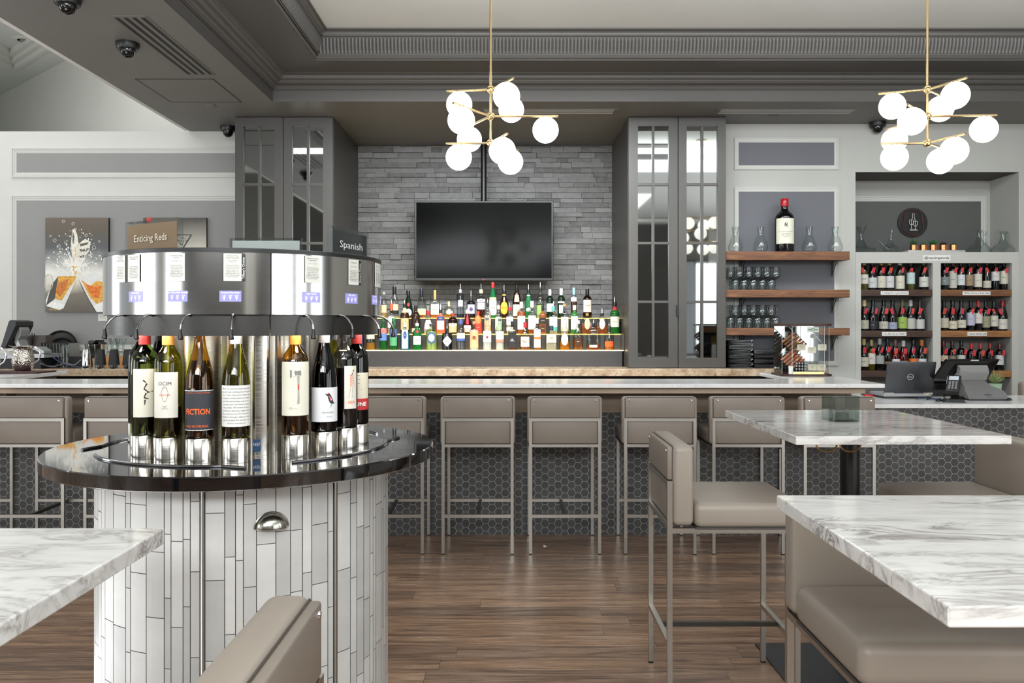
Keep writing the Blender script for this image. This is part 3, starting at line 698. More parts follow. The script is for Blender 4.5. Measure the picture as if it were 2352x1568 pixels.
# glass cube on the middle table
Y=3.5; x0,x1=wx(1911,3.42),wx(1972,3.42)
t=thing('glass_cube','smoky grey square glass candle holder on the middle marble table','candle holder',((x0+x1)/2,3.42+.05,ZT),math.radians(8)); w=(x1-x0)/2; h=.103
SMK=glass((232,237,235),(176,184,182),.94,.02)
g=G(); 
for q in ((-w,w,-w,-w+.004),(-w,w,w-.004,w),(-w,-w+.004,-w+.004,w-.004),(w-.004,w,-w+.004,w-.004)): g.box(*q,0,h)
g.box(-w+.004,w-.004,-w+.004,w-.004,0,.006); g.make('glass_wall',SMK,t)
G().lathe([(w*.6,.006),(w*.6,.03),(0,.03)],20).make('tealight',plain((120,118,112),.5),t,smooth=True)
# ------------------------------------------------------------------ round wine dispenser
DX,DY=-.81,2.594; DZ=1.047; SEAM=25.5
def ph(deg): a=math.radians(deg); return math.sin(a),-math.cos(a)   # direction outward; 0 = toward camera side
t=thing('round_counter','round island clad in vertical white marble strips with a glossy black top','counter',(DX,DY,0))
RB=.4247
G().lathe([(RB-.006,0),(RB-.006,DZ-.037)],96,cap0=True).make('core_drum',plain((122,122,120),.7),t,smooth=True)
g=G(); rnd=random.Random(3)
seams=[]
def phi_px(px,R):
    best=None
    for i in range(-900,1100):
        a=i/10; s,c=ph(a); X=DX+R*s; Y=DY+R*c
        e=abs(CX+F*X/Y-px)
        if best is None or e<best[0]: best=(e,a)
    return best[1]
s1,s2=phi_px(465,RB),phi_px(770,RB)
stops=[s1,s2]
a=-180.0
while a<180:
    w=rnd.choice([2.6,3.6,5.2,6.6,7.4,4.4])
    e=min(a+w,180)
    for s in stops:
        if a<s-.9 and e>s-.9: e=s-.9
        if abs(a-(s-.9))<.01: a=s+.9; e=a+w
    z=-rnd.random()*.25
    while z<DZ-.037:
        L=rnd.uniform(.16,.23); z0,z1=max(z,0),min(z+L,DZ-.037)
        if z1-z0>.01:
            n=max(1,int((e-a)/2)); tn=rnd.random()
            da=math.degrees(.0011/RB); A0,A1=a+da,e-da
            vs=[];fs=[]
            for i in range(n+1):
                q=A0+(A1-A0)*i/n; s,c=ph(q)
                vs+=[(RB*s,RB*c,z0+.001),(RB*s,RB*c,z1-.001)]
            for i in range(n): fs.append((2*i,2*i+2,2*i+3,2*i+1))
            g.add(vs,fs,tn)
        z+=L
    a=e
g.make('marble_strip_cladding',tone_mat('marble_strip',(172,172,170),(214,214,211),(6,6,10),.35,0,.35),t,tone=True)
for s in stops:
    q,c=ph(s); G().tube([((RB+.001)*q,(RB+.001)*c,0),((RB+.001)*q,(RB+.001)*c,DZ-.037)],.004,8).make('metal_strip',STEEL,t,smooth=True)
a=phi_px(625,RB+.01); s,c=ph(a); YH=DY+RB*c; zc=wz(1211,YH)
cup=G(); vs=[];fs=[];n=14;m=8
for j in range(m+1):
    v=j/m*PI/2
    for i in range(n+1):
        u=PI*i/n; r=.040
        pass
# quarter dome
vs=[]
for j in range(m+1):
    v=j/m*PI/2
    for i in range(n+1):
        u=PI*i/n
        vs.append((.040*math.cos(u),-.028*math.sin(u)*math.sin(v),.038*math.sin(u)*math.cos(v)))
fs=[(j*(n+1)+i,j*(n+1)+i+1,(j+1)*(n+1)+i+1,(j+1)*(n+1)+i) for j in range(m) for i in range(n)]
cup.add(vs,fs); cup.tube([(.043*math.cos(PI*i/16),-.001,.041*math.sin(PI*i/16)) for i in range(17)],.0022,6); cup.tube([(.040*math.cos(PI*i/16),-.028*math.sin(PI*i/16),0) for i in range(17)],.0018,6)
cup.make('cup_pull',brushed('nickel',(170,168,158),.22,'x'),t,smooth=True,loc=(RB*s,RB*c,zc),rz=math.radians(a))
R0=.565
G().lathe([(0,DZ-.037),(R0-.004,DZ-.037),(R0,DZ-.034),(R0,DZ-.003),(R0-.003,DZ),(0,DZ)],128,cap0=False,cap1=False).make('black_top',plain((9,9,11),.05,noise=0,coat=1),t,smooth=True)
g=G()
def arc(r,a0,a1,z,n=30): return [(r*ph(a0+(a1-a0)*i/n)[0],r*ph(a0+(a1-a0)*i/n)[1],z) for i in range(n+1)]
for c0 in (SEAM-45,SEAM+45,SEAM+135,SEAM+225):
    pts=arc(.425,c0-38,c0+28,DZ+.002); g.tube(pts,.0045,8)
    e=arc(.425,c0+28,c0+36,DZ+.002,6); e=[(x*(1+.015*i),y*(1+.015*i),z) for i,(x,y,z) in enumerate(e)]; g.tube(e,.0045,8)
g.make('drip_rail',plain((120,120,124),.12,metal=1,noise=0),t,smooth=True)
# the dispenser itself
d=thing('wine_dispenser','round stainless wine dispensing machine with ring head above standing bottles','wine dispenser',(DX,DY,DZ))
zr=lambda z:z-DZ
ZTOP=1.6025
def ringpart(name,R,z0,z1,mat,a0,a1,n,th=.004):
    g=G(); vs=[];fs=[]
    for i in range(n+1):
        s,c=ph(a0+(a1-a0)*i/n)
        for (r,z) in ((R,z0),(R,z1),(R-th,z1),(R-th,z0)): vs.append((r*s,r*c,zr(z)))
    for i in range(n):
        for k in range(4): fs.append((i*4+k,i*4+(k+1)%4,(i+1)*4+(k+1)%4,(i+1)*4+k))
    fs+= [(0,1,2,3),(n*4+3,n*4+2,n*4+1,n*4)]
    g.add(vs,fs); return g.make(name,mat,d,smooth=True)
for k in range(4):
    a0=SEAM-90+90*k
    ringpart('head_panel',.402,1.440,ZTOP,SS,a0+.25,a0+89.75,60)
    ringpart('lower_band',.391,1.384,1.4395,SSD,a0+.25,a0+89.75,60)
G().lathe([(.398,zr(1.4398)),(.398,zr(ZTOP)-.001),(.2,zr(ZTOP)-.001),(.2,zr(1.45)),(.384,zr(1.45)),(.384,zr(1.4398))],96,cap0=False,cap1=False).make('head_core',BLACKM,d,smooth=True)
G().lathe([(.398,zr(ZTOP)),(.404,zr(ZTOP)),(.404,zr(ZTOP)+.0105),(.398,zr(ZTOP)+.012),(0,zr(ZTOP)+.012)],96,cap0=False,cap1=False).make('lid',BLACK,d,smooth=True)
# scalloped steel column
offs=[13.5,29.8,46.1,62.4]
front=[SEAM-o for o in offs][::-1]+[SEAM+o for o in offs]
back=[a+180 for a in front]
allb=front+back
n=360; vs=[];fs=[]
for z in (0.0,zr(1.45)):
    for i in range(n):
        a=i; r=.245
        for b_ in allb:
            dd=abs((a-b_+180)%360-180)
            if dd<8.15: r=.245-.05*(math.cos(dd/8.15*PI/2))**.8
        s,c=ph(a); vs.append((r*s,r*c,z))
for i in range(n): fs.append((i,(i+1)%n,n+(i+1)%n,n+i))
G().add(vs,fs).make('scalloped_column',SSV,d,smooth=True)
s,c=ph(SEAM-3); 
stk=G().rbox(-.011,.011,-.001,.001,-.017,.017,.002,2).make('certification_sticker',plain((40,78,120),.5,noise=0),d,loc=(.248*s,.248*c,wz(1023,DY+.248*c)-DZ),rz=math.radians(SEAM-3))
text('NSF',.012,WHITE,stk,(0,-.0014,.003))
# pedestals
for i,a in enumerate(allb):
    s,c=ph(a); P=(.335*s,.335*c,0)
    G().lathe([(.0375,.0005),(.0375,.063),(.0365,.065),(0,.065)],28,P,cap0=True,cap1=False).make('bottle_pedestal',SSV,d,smooth=True)
    # spot light bar
    l=G().box(-.03,.03,-.006,.006,0,.003).make('led_spot',LEDW,d,loc=(.36*s,.36*c,zr(1.3865)),rz=math.radians(a))
# spouts
SPT=plain((150,148,144),.16,metal=1,noise=0)
for a in allb:
    s,c=ph(a); f=Vector((s,c,0))
    base=f*.389; zt=zr(1.436)
    prof=[(0,0),(.012,.004),(.028,.001),(.044,-.010),(.055,-.024),(.059,-.036)]
    sp=G().tube([tuple(base+f*u+Vector((0,0,zt+v))) for u,v in prof],.0032,8).make('spout',SPT,d,smooth=True)
    e=base+f*.059; G().lathe([(.004,-.034),(.0045,-.045),(.0075,-.058),(.006,-.061),(0,-.061)],12,(e.x,e.y,zt)).make('nozzle',BLACK,sp,smooth=True)
# displays
names={0:'SENSUAL BLEND'}
disp=[phi_px(p,.4025) for p in (262,311,408,529,715,808,861)]+[front[7]+8]+back
DISPM=plain((120,118,170),.3,emit=(150,146,214),es=.75,noise=0); DISPW=plain((225,225,240),.3,emit=(235,232,255),es=1.0,noise=0)
for i,a in enumerate(disp):
    RR=.4025; g=G(); vs=[];w=3.9
    if i==4: a+=0
    for k in range(7):
        s,c=ph(a-w+2*w*k/6); 
        for z in (wz(692.5,2.2),wz(667.5,2.2)): vs.append((RR*s,RR*c,zr(z)))
    g.add(vs,[(2*k,2*k+2,2*k+3,2*k+1) for k in range(6)])
    o=g.make('display',DISPM,d,fix=False)
    if i<8:
        th=math.radians(a); zc=zr(wz(680,2.2))
        text({3:'Sensual Chocolate',2:'FICTION RED BLEND'}.get(i,'RED WINE'),.0062,DISPW,o,(0,0,zc+.009),name='wine_name',R=RR+.0006,th0=th)
        for q in (-.0155,0,.0155):
            text({3:'9.50',2:'6.00'}.get(i,'7.50') if q<0 else ({3:'18.00',2:'9.00'}.get(i,'11.25') if q==0 else {3:'25.00',2:'17.00'}.get(i,'15.00')),.0048,DISPW,o,(0,0,zc+.0015),name='price',R=RR+.0006,th0=th+q/RR)
            g=G(); P=[(-.0035,.002),(.0035,.002),(.002,-.003),(.0006,-.004),(.0006,-.007),(.0022,-.008),(-.0022,-.008),(-.0006,-.007),(-.0006,-.004),(-.002,-.003)]
            g.add([((RR+.0006)*math.sin(th+(q+x)/RR),-(RR+.0006)*math.cos(th+(q+x)/RR),zc-.003+z*.9) for x,z in P],[tuple(range(10))]); g.make('glass_icon',DISPW,o,fix=False)
# info cards clipped under the lid
cards=[('Vina Zorzal\nGraciano\nNavarra, Spain','',0),('Zuccardi\nMalbec','',0),('Field Recordings\nFiction','Paso Robles, CA',0),("Six Down Wines\n'Sensual Chocolate'",'Lucas, Malbec,\nCalifornia',1),('The Farmers Axe\nTempranillo','Toro, Spain',0),('Tempranillo','Rioja, Spain',2),('Graciano','Navarra, Spain',0),('Cune\nCrianza','Rioja, Spain',0)]
body='A rose of red cherry,\ndark berry and an array\nof exotic spices. The\nsilky soft texture is a\ndelight and flavors of\nblackberry, cherry cola,\nplum and dark chocolate\nenhance the palate.'
lab=['at the far left edge of the ring','second from the left on the ring','third from the left, above a lit display','fourth from the left, with black side strip','first right of the panel seam','second right of the seam, with black side strip','third right of the seam','at the far right edge of the ring']
cpx=[250,308,406,534,718,812,866,878]
for i,a in enumerate(front):
    a2=phi_px(cpx[i],.4036) if i not in (0,7) else a
    s,c=ph(a2); w,h=.0225,.036
    cd=thing('tasting_card','small white printed tasting card '+lab[i],'card',(DX+.4036*s,DY+.4036*c,1.563),math.radians(a2),'tasting cards on the dispenser ring')
    G().box(-w,w,-.0008,.0008,-h,h).make('paper',PAPER,cd)
    G().box(-w-.003,w+.003,.0009,.0016,-h-.001,h+.002).make('sleeve',ACRYL,cd)
    ti,su,st=cards[i]
    text(ti,.0052,INK,cd,(0,-.001,h-.009),width=.034 if len(ti)>12 else .026,name='heading')
    if su: text(su,.0042,INKL,cd,(0,-.001,h-.02),width=.026,name='subheading')
    text(body,.0042,INK,cd,(0,-.001,-.010),width=.037,name='body_text')
    if st:
        q=G().box(w+.0005,w+.0095,-.0012,0,-h,h-.002).make('choice_strip',BLACK,cd)
        text("Tiffany's Choice" if st==1 else "Hunter's Choice",.0085,WHITE,q,(w+.005,-.0016,-.002),rotv=True,width=.056)
# sign holders on the lid
def sign(label,xa,ya,xb,yb,h,textm,cardm,txt_,tsize,flip=False):
    cx,cyy=(xa+xb)/2,(ya+yb)/2; L=math.hypot(xb-xa,yb-ya)/2; rz=math.atan2(yb-ya,xb-xa)
    t=thing('sign_holder',label,'sign',(cx,cyy,ZTOP+.0125),rz)
    g=G(); g.box(-L,L,0,.003,0,h).box(-L,L,.019,.022,0,h).box(-L,-L+.004,.003,.019,0,h).box(L-.004,L,.003,.019,0,h).box(-L+.004,L-.004,.003,.019,h-.003,h).box(-L+.004,L-.004,.003,.019,0,.003)
    g.make('acrylic_frame',ACRYL,t)
    c=G().box(-L+.009,L-.006,.0032 if not flip else .012,.0045 if not flip else .014,.004,h-.009).make('insert',cardm,t)
    if txt_: text(txt_,tsize,textm,c,(0,-.0006,h*.45),width=L*1.25,name='lettering',eps=0)
    return t
sign("clear acrylic sign holder with brown 'Enticing Reds' insert on the dispenser lid",-1.114,2.43,-.914,2.305,.092,plain((216,206,188),.6,noise=0),plain((146,116,86),.6,noise=0),'Enticing Reds',.028)
sign('clear acrylic sign holder with blank white insert at the back of the lid',-.957,2.86,-.714,2.86,.092,WHITE,plain((196,198,194),.5),'',.02)
sign("clear acrylic sign holder with black 'Spanish' insert on the dispenser lid",-.531,2.50,-.462,2.72,.092,WHITE,plain((34,36,40),.4),'Spanish',.03)
# ------------------------------------------------------------------ bottles
PROF={ # (radius fraction, height fraction) of the glass, neck ends at 1
'bordeaux':[(.88,0),(.98,.006),(1,.02),(1,.62),(.97,.66),(.86,.70),(.62,.74),(.42,.775),(.36,.81),(.35,.955),(.4,.96),(.4,.985),(.36,1)],
'burgundy':[(.88,0),(.98,.006),(1,.02),(1,.42),(.98,.48),(.9,.56),(.74,.64),(.56,.72),(.43,.79),(.37,.85),(.35,.955),(.4,.96),(.4,.985),(.36,1)],
'spirit':[(.9,0),(.99,.006),(1,.02),(1,.60),(.96,.65),(.8,.70),(.56,.745),(.40,.79),(.36,.84),(.36,1)],
'tall':[(.9,0),(1,.015),(1,.66),(.96,.70),(.75,.75),(.45,.79),(.36,.83),(.36,1)],
'square':[(.92,0),(1,.012),(1,.60),(.97,.645),(.8,.70),(.5,.745),(.38,.78),(.34,.82),(.34,1)],
'short':[(.92,0),(1,.015),(1,.66),(.94,.72),(.7,.77),(.42,.80),(.34,.84),(.34,1)],
'wide':[(.8,0),(.95,.02),(1,.10),(1,.55),(.95,.66),(.75,.75),(.45,.80),(.26,.84),(.24,1)],
'round':[(.6,0),(.8,.03),(.97,.15),(1,.30),(.95,.46),(.8,.60),(.5,.70),(.3,.74),(.24,.80),(.22,1)],
'bell':[(.96,0),(1,.015),(.98,.10),(.94,.40),(.96,.46),(.9,.54),(.6,.66),(.38,.74),(.3,.80),(.28,1)],
'cone':[(.78,0),(.8,.02),(.98,.40),(1,.48),(.9,.58),(.6,.70),(.36,.80),(.3,.88),(.3,1)],
'cylin':[(.92,0),(1,.01),(1,.80),(.97,.83),(.4,.85),(.33,.88),(.33,1)],
'apoth':[(.92,0),(1,.01),(1,.72),(.96,.78),(.6,.80),(.34,.81),(.32,.83),(.32,1)],
'belly':[(.7,0),(.84,.02),(1,.16),(.98,.28),(.82,.45),(.6,.62),(.42,.74),(.34,.82),(.34,1)],
'monk':[(.86,0),(.96,.02),(1,.2),(.9,.4),(.97,.46),(.86,.60),(.6,.76),(.4,.84),(.42,.88),(.3,.93),(.3,1)],
}
SQ={'square':5,'wide':3.0,'short':0,'apoth':0}
FY={'wide':.5,'square':.95}
def prof_r(kind,t):
    P=PROF[kind]
    for (r0,z0),(r1,z1) in zip(P,P[1:]):
        if z0<=t<=z1: return r0+(r1-r0)*(t-z0)/max(1e-6,z1-z0)
    return P[-1][0]
def bottle(name,label,group,P,H,R,kind,gcol,liq=None,lf=.8,cap=(20,20,20),capf=.16,pour=0,labels=(),rz=None,cat='bottle',gl=None,capgloss=.35,n=24,neck=True):
    """H overall height incl. cap, R body radius; labels: (z0,z1,half_angle,rgb,text,textrgb,text_h,shape)"""
    if rz is None: rz=math.atan2(-P[0],P[1])
    t=thing(name,label,cat,P,rz,group); sq=SQ.get(kind,0); fy=FY.get(kind,1)
    pr=[(r*R,z*H) for r,z in PROF[kind]]
    if gl is None:
        br=sum(gcol)/3
        gl=glass(gcol,tuple(int(c*.74) for c in gcol),.98,.02) if br>150 else (plain(gcol,.06,noise=0) if br<20 else liquid(tuple(min(255,int(c*1.15)) for c in gcol),.5))
    hc=H*(1-capf*.94)
    cut=[p for p in pr if p[1]<hc]+[(prof_r(kind,hc/H)*R,hc)]
    body=G().lathe([(0,0)]+cut,n,sq=sq,fy=fy,cap0=False,cap1=False).make('glass_body',gl,t,smooth=True)
    if liq:
        zt=lf*H; lp=[(r*.93,max(z,.004*1)) for r,z in cut if z<zt]+[(prof_r(kind,lf)*R*.93,zt)]
        G().lathe([(0,.004)]+lp+[(0,zt)],n,sq=sq,fy=fy,cap0=False,cap1=False).make('liquid',liq,t,smooth=True)
    rc=max(prof_r(kind,.97)*R,.0045)+.0012; z0=H*(1-capf)
    if cap: 
        G().lathe([(rc,z0),(rc*1.02,z0+.002),(rc,H-.004),(rc*.92,H-.0005),(0,H)],16,cap1=False).make('cap',plain(cap,capgloss,noise=0),t,smooth=True)
    if pour:
        G().tube([(0,0,H),(0,0,H+pour*.3),(.0,-.003,H+pour)],[.0042,.0034,.0026],8).make('pourer',CHROME,t,smooth=True)
    for i,L in enumerate(labels):
        z0,z1,ha,rgb,tx,trgb,th=L[:7]; shp=L[7] if len(L)>7 else ''; off=L[8] if len(L)>8 else 0
        e=.0007+.0004*i
        zm=(z0+z1)/2*H; rr=lambda z:prof_r(kind,z/H)*R
        lm=plain(rgb,.6,noise=.03)
        g=G(); m=12; vs=[];fs=[]
        if sq:
            hw=R*ha; y=-(R*fy+e)*1.0
            if shp=='oval': pts=[(hw*math.cos(2*PI*k/20),zm+(z1-z0)/2*H*math.sin(2*PI*k/20)) for k in range(20)]
            else: pts=[(-hw,z0*H),(hw,z0*H),(hw,z1*H),(-hw,z1*H)]
            g.add([(a,y,b_) for a,b_ in pts],[tuple(range(len(pts)))]); Rt=None
        else:
            A=ha; nz=10; Rt=rr(zm)+e
            for j in range(nz+1):
                z=z0*H+(z1-z0)*H*j/nz; v=(j/nz)*2-1
                k=1 if shp not in('oval','diamond') else (math.sqrt(max(0,1-v*v)) if shp=='oval' else 1-abs(v)); k=max(k,.02)
                r=max(rr(z),1e-4)+e
                for i2 in range(m+1):
                    th_=off+A*k*(-1+2*i2/m); vs.append((r*math.sin(th_),-r*math.cos(th_),z))
            for j in range(nz):
                for i2 in range(m): fs.append((j*(m+1)+i2,j*(m+1)+i2+1,(j+1)*(m+1)+i2+1,(j+1)*(m+1)+i2))
            g.add(vs,fs)
        lo=g.make('paper_label' if shp!='band' else 'label_band',lm,t,fix=False,smooth=not sq)
        if tx:
            tmm=plain(trgb,.6,noise=0)
            if sq: text(tx,th,tmm,lo,(0,-(R*fy+e+.0006),zm),width=min(2*R*ha*.86,len(tx.split('\n')[0])*th*.62) if len(tx)>2 else None,bold=.02)
            else: text(tx,th,tmm,lo,(0,0,zm),R=Rt+.0006,th0=off,width=min(2*Rt*math.sin(min(ha,1.2))*.86*(1+.15*ha),len(max(tx.split('\n'),key=len))*th*.62) if len(tx)>2 else None,bold=.02)
    return t
AMB=(176,104,36)
GR=(34,92,44); DG=(24,44,26); CL=(236,238,234); BR=(70,36,16); BK=(12,12,14)
W_=(226,224,214); CR=(222,212,184); K=(30,30,32)
tiers={1:T1,2:T2,3:T3}
SP=[ # tier, x, H px, W px, shape, glass, liquid rgb/None, level, cap, capfrac, pour px, labels, description
(1,827,70,18,'tall',(24,34,64),(16,24,48),.6,(20,28,52),.2,0,[(.1,.5,.9,(26,36,70),'KETEL',(200,205,220),.012)],'navy blue bottle at the left end, beside the wine dispenser'),
(1,851,70,21.5,'spirit',CL,(180,130,50),.24,(40,36,30),.18,0,[(.36,.72,1.0,(206,200,180),'REPOSADO',(90,120,120),.006)],'clear bottle with cream label, second from the left end'),
(1,880,73,17.5,'bordeaux',GR,None,.5,(40,90,50),.12,0,[(.3,.68,1.2,(96,128,190),'',K,.01),(.52,.68,1.2,(226,120,110),'MEZCAL',(120,40,30),.007)],'green bottle with red and blue picture label'),
(1,903.5,73,17.5,'bordeaux',GR,None,.5,(30,110,60),.12,0,[(.14,.66,1.2,(86,160,110),'',K,.01),(.42,.66,1.2,(80,100,150),'VIDA',(240,230,160),.014)],'green bottle with blue and green picture label'),
(1,930,60,21,'square',(150,190,206),(150,188,205),.7,(210,212,214),.12,8,[(.06,.78,.66,(224,230,236),'',K,.01),(.42,.72,.4,(60,90,140),'BOMBAY',W_,.008,'oval')],'pale blue square bottle with tall oval emblem'),
(1,958,62,21,'spirit',(30,110,52),(20,90,40),.6,(200,202,200),.12,7,[(.2,.52,.95,(226,232,232),'Tanqueray',(40,60,50),.010),(.64,.74,.4,(190,30,40),'',K,.01,'oval')],'green bottle with round red seal and white label'),
(1,991,60,26,'short',(206,222,190),(214,220,160),.72,(60,60,60),.1,0,[(.24,.70,.85,(70,98,130),'',K,.01,'oval'),(.32,.62,.55,(228,222,206),'PLYMOUTH',(150,70,40),.006,'oval')],'squat pale green bottle with blue ship roundel'),
(1,1027,50,23,'apoth',BK,None,.5,(16,16,16),.14,12,[(.16,.66,1.1,(206,208,206),"HENDRICK'S",(40,40,44),.008,'diamond')],'black apothecary bottle with silver diamond label'),
(1,1058.5,70,20.5,'tall',CL,(90,92,100),.26,(70,96,160),.16,5,[(.3,.56,1.1,(226,222,196),"Seagram's",(50,70,130),.009),(.3,.38,1.1,(60,90,160),'',K,.01)],'clear bottle with blue cap and cream-and-blue label'),
(1,1089,66,21,'short',CL,(226,228,220),.7,(190,130,90),.1,0,[(.08,.66,1.15,(212,172,128),"Tito's",(120,50,30),.014),(.38,.5,.4,(150,64,40),'',K,.01,'oval')],'clear bottle with tan kraft label and brown seal'),
(1,1119,74,20.5,'tall',CL,(230,232,230),.6,(90,92,94),.08,6,[(.24,.58,1.1,(222,226,232),'KETEL ONE',(60,60,80),.008),(.36,.44,.22,(190,50,40),'',K,.01)],'tall clear bottle with white label and small red square'),
(1,1148,72,20,'tall',CL,(230,232,226),.6,(90,92,94),.08,6,[(.24,.6,1.1,(232,222,206),'KETEL ONE',(60,60,60),.008),(.24,.34,1.1,(226,130,110),'',K,.01)],'tall clear bottle with peach blossom label'),
(1,1176.5,66,19.5,'square',CL,(120,64,24),.62,(18,18,18),.2,0,[(.08,.62,.88,(26,26,28),"JACK\nDANIEL'S",(225,225,225),.014),(.66,.70,.6,(210,206,196),'',K,.01)],'square amber whiskey bottle with black label'),
(1,1206,64,25,'bell',CL,(150,86,34),.5,(206,28,40),.2,0,[(.12,.48,.95,(226,216,186),"Maker's\nMark",(50,40,34),.013)],'bell-shaped bottle with dripping red wax cap'),
(1,1234,72,17,'spirit',CL,(176,104,40),.6,(220,214,198),.16,0,[(.08,.66,1.1,(228,228,224),'68',(60,40,30),.012),(.34,.42,1.15,(206,128,70),'',K,.01)],'slim amber bottle with white label and orange band'),
(1,1266.5,56,26,'square',CL,(196,186,160),.5,(40,52,60),.2,0,[(.3,.66,.84,(214,200,172),'KNOB\nCREEK',(50,40,36),.013)],'rectangular bottle with torn kraft-paper label'),
(1,1297,66,24,'spirit',CL,(206,130,44),.3,(210,206,196),.2,6,[(.16,.58,.7,(228,224,212),'1884',(120,90,50),.009,'oval')],'rounded bottle with white shield label and low amber fill'),
(1,1328,68,25,'cone',CL,(150,84,36),.36,(190,190,188),.12,0,[(.16,.42,.6,(70,44,34),'RESERVE',(220,210,200),.006)],'tapering carafe-like bottle with brown label'),
(1,1363,62,32,'wide',CL,(140,70,30),.2,(24,22,20),.14,12,[(.1,.19,.56,(222,214,200),'RESERVE',(80,60,50),.005)],'broad flask-shaped bottle with narrow white strip label'),
(1,1399,56,22,'short',CL,(206,110,30),.3,(60,56,50),.16,10,[(.14,.36,1.0,(232,96,34),'BULLEIT',(150,40,10),.007)],'short bottle with bright orange label at the right end'),
(2,899,70,19,'spirit',CL,(224,214,206),.6,(206,96,60),.22,11,[(.2,.55,1.1,(222,224,226),'SAILOR',(60,80,150),.010)],'clear bottle with white sailor-picture label'),
(2,929.5,70,20,'spirit',BR,(96,48,18),.6,(22,20,20),.14,10,[(.14,.52,1.1,(214,186,130),"MYERS'S",(120,50,20),.010),(.70,.86,1.1,(226,206,150),'',K,.01)],'brown rum bottle with tan label'),
(2,955,66,20,'spirit',(60,40,34),(70,40,26),.6,(16,16,16),.18,0,[(.06,.2,1.1,(214,200,176),'VSOP',(60,40,30),.008)],'dark bottle with black cap and low cream label'),
(2,983.5,54,23,'belly',CL,(230,220,214),.5,(196,36,46),.2,13,[(.2,.6,.8,(224,210,204),'COCO',(196,40,44),.014)],'clear bottle with red script label and red cap'),
(2,1012,56,20,'spirit',(236,120,80),(220,52,28),.78,(18,18,18),.14,14,[(.18,.62,.9,(210,222,224),'',K,.01),(.55,.72,.95,(50,70,120),'APEROL',(230,170,60),.009)],'bright orange-red aperitif bottle with blue and white label'),
(2,1040,48,21,'short',(40,20,14),None,.5,(200,50,34),.16,8,[(.08,.42,1.0,(206,176,132),'',K,.01),(.38,.52,1.05,(222,210,190),'DRAMBUIE',(60,40,30),.008)],'dark brown squat bottle with cream label and red neck'),
(2,1073.5,56,23,'belly',(70,26,22),(90,24,18),.6,(226,222,220),.16,4,[(.08,.36,.8,(226,206,198),'MARNIER',(180,40,40),.007),(.4,.8,.3,(206,34,54),'',K,.01)],'round-bellied bottle with red ribbon and white cap'),
(2,1098,52,18,'short',(206,110,40),(210,90,30),.7,(206,56,36),.16,0,[(.08,.5,1.0,(216,58,44),'COINTREAU',(236,200,180),.007),(.44,.84,.8,(234,130,72),'',K,.01,'oval')],'orange bottle with round orange label and red cap'),
(2,1120,72,17,'spirit',CL,(232,226,214),.6,(24,24,24),.14,10,[(.1,.5,1.0,(232,190,150),'',K,.01)],'clear bottle with peach label and black cap'),
(2,1145,66,17,'spirit',CL,(226,230,214),.6,(230,230,228),.14,4,[(.14,.56,1.1,(190,216,180),'LIME',(80,120,70),.009)],'clear bottle with pale green label'),
(2,1171,62,17,'spirit',CL,(214,196,160),.6,(196,40,44),.14,12,[(.12,.26,1.1,(226,224,220),'WHITE LABEL',(60,50,50),.006),(.34,.64,1.1,(226,226,224),"Dewar's",(60,50,60),.010)],'clear bottle with two white labels and red neck'),
(2,1197.5,74,19,'bordeaux',CL,(190,96,34),.70,(226,214,190),.2,0,[(.14,.56,1.15,(226,228,232),'MACALLAN\n12',(90,90,100),.010)],'white-labelled scotch bottle with cream cap, left of two alike'),
(2,1222,76,19,'bordeaux',CL,(176,90,40),.2,(226,214,190),.2,0,[(.14,.56,1.15,(226,228,232),'MACALLAN\n18',(90,90,100),.010)],'white-labelled scotch bottle with cream cap, right of two alike'),
(2,1246.5,66,16,'square',(150,84,40),(120,62,24),.66,(20,20,20),.2,0,[(.36,.56,.96,(24,22,22),'JOHNNIE',(214,190,130),.008),(.08,.3,.6,(60,34,24),'WALKER',(214,190,130),.008)],'square brown bottle with slanted black label'),
(2,1271,64,20,'spirit',CL,(222,214,176),.4,(90,170,160),.18,12,[(.26,.62,1.1,(226,230,230),'GLENLIVET\n12',(50,80,90),.009),(.12,.26,1.1,(80,170,160),'',K,.01)],'clear bottle with teal cap and white-and-teal label'),
(2,1297,70,19,'spirit',CL,(214,206,170),.4,(226,140,80),.1,0,[(.1,.56,1.1,(226,222,206),'HIGHLAND',(90,80,60),.008)],'clear bottle with plain cream label and orange stopper'),
(2,1319.5,66,18,'bordeaux',(60,130,60),(60,120,50),.5,(224,226,222),.16,0,[(.16,.62,1.1,(224,226,224),'APPLE\n10',(70,80,70),.010)],'green bottle with white label and white neck'),
(2,1349,48,29,'wide',CL,(150,76,30),.5,(150,120,70),.14,0,[(.22,.74,.44,(214,196,150),'ROYAL',(110,60,50),.006,'oval')],'squat whisky flask with oval label, left of two'),
(2,1383,48,29,'wide',CL,(150,76,30),.4,(24,22,22),.14,13,[(.22,.74,.44,(222,214,190),'ROYAL',(150,60,60),.006,'oval')],'squat whisky flask with oval label and pourer, right of two'),
(2,1412,74,21,'bordeaux',(30,100,40),(20,60,30),.6,(24,20,20),.14,12,[(.22,.54,1.2,(224,220,196),'JAMESON',(40,60,40),.010),(.74,.86,1.2,(160,34,34),'',K,.01)],'green whiskey bottle with cream label at the right end'),
(3,882,60,14,'spirit',CL,(206,170,110),.5,(180,180,176),.1,0,[(.2,.5,1.0,(214,200,160),'',K,.01)],'slim clear amber bottle beside the dispenser ring'),
(3,906,72,20,'burgundy',CL,(214,190,130),.06,(28,22,26),.26,0,[(.24,.44,1.1,(214,196,166),'',K,.01),(.13,.24,1.1,(30,30,30),'',K,.01)],'clear curved bottle with tall black capsule'),
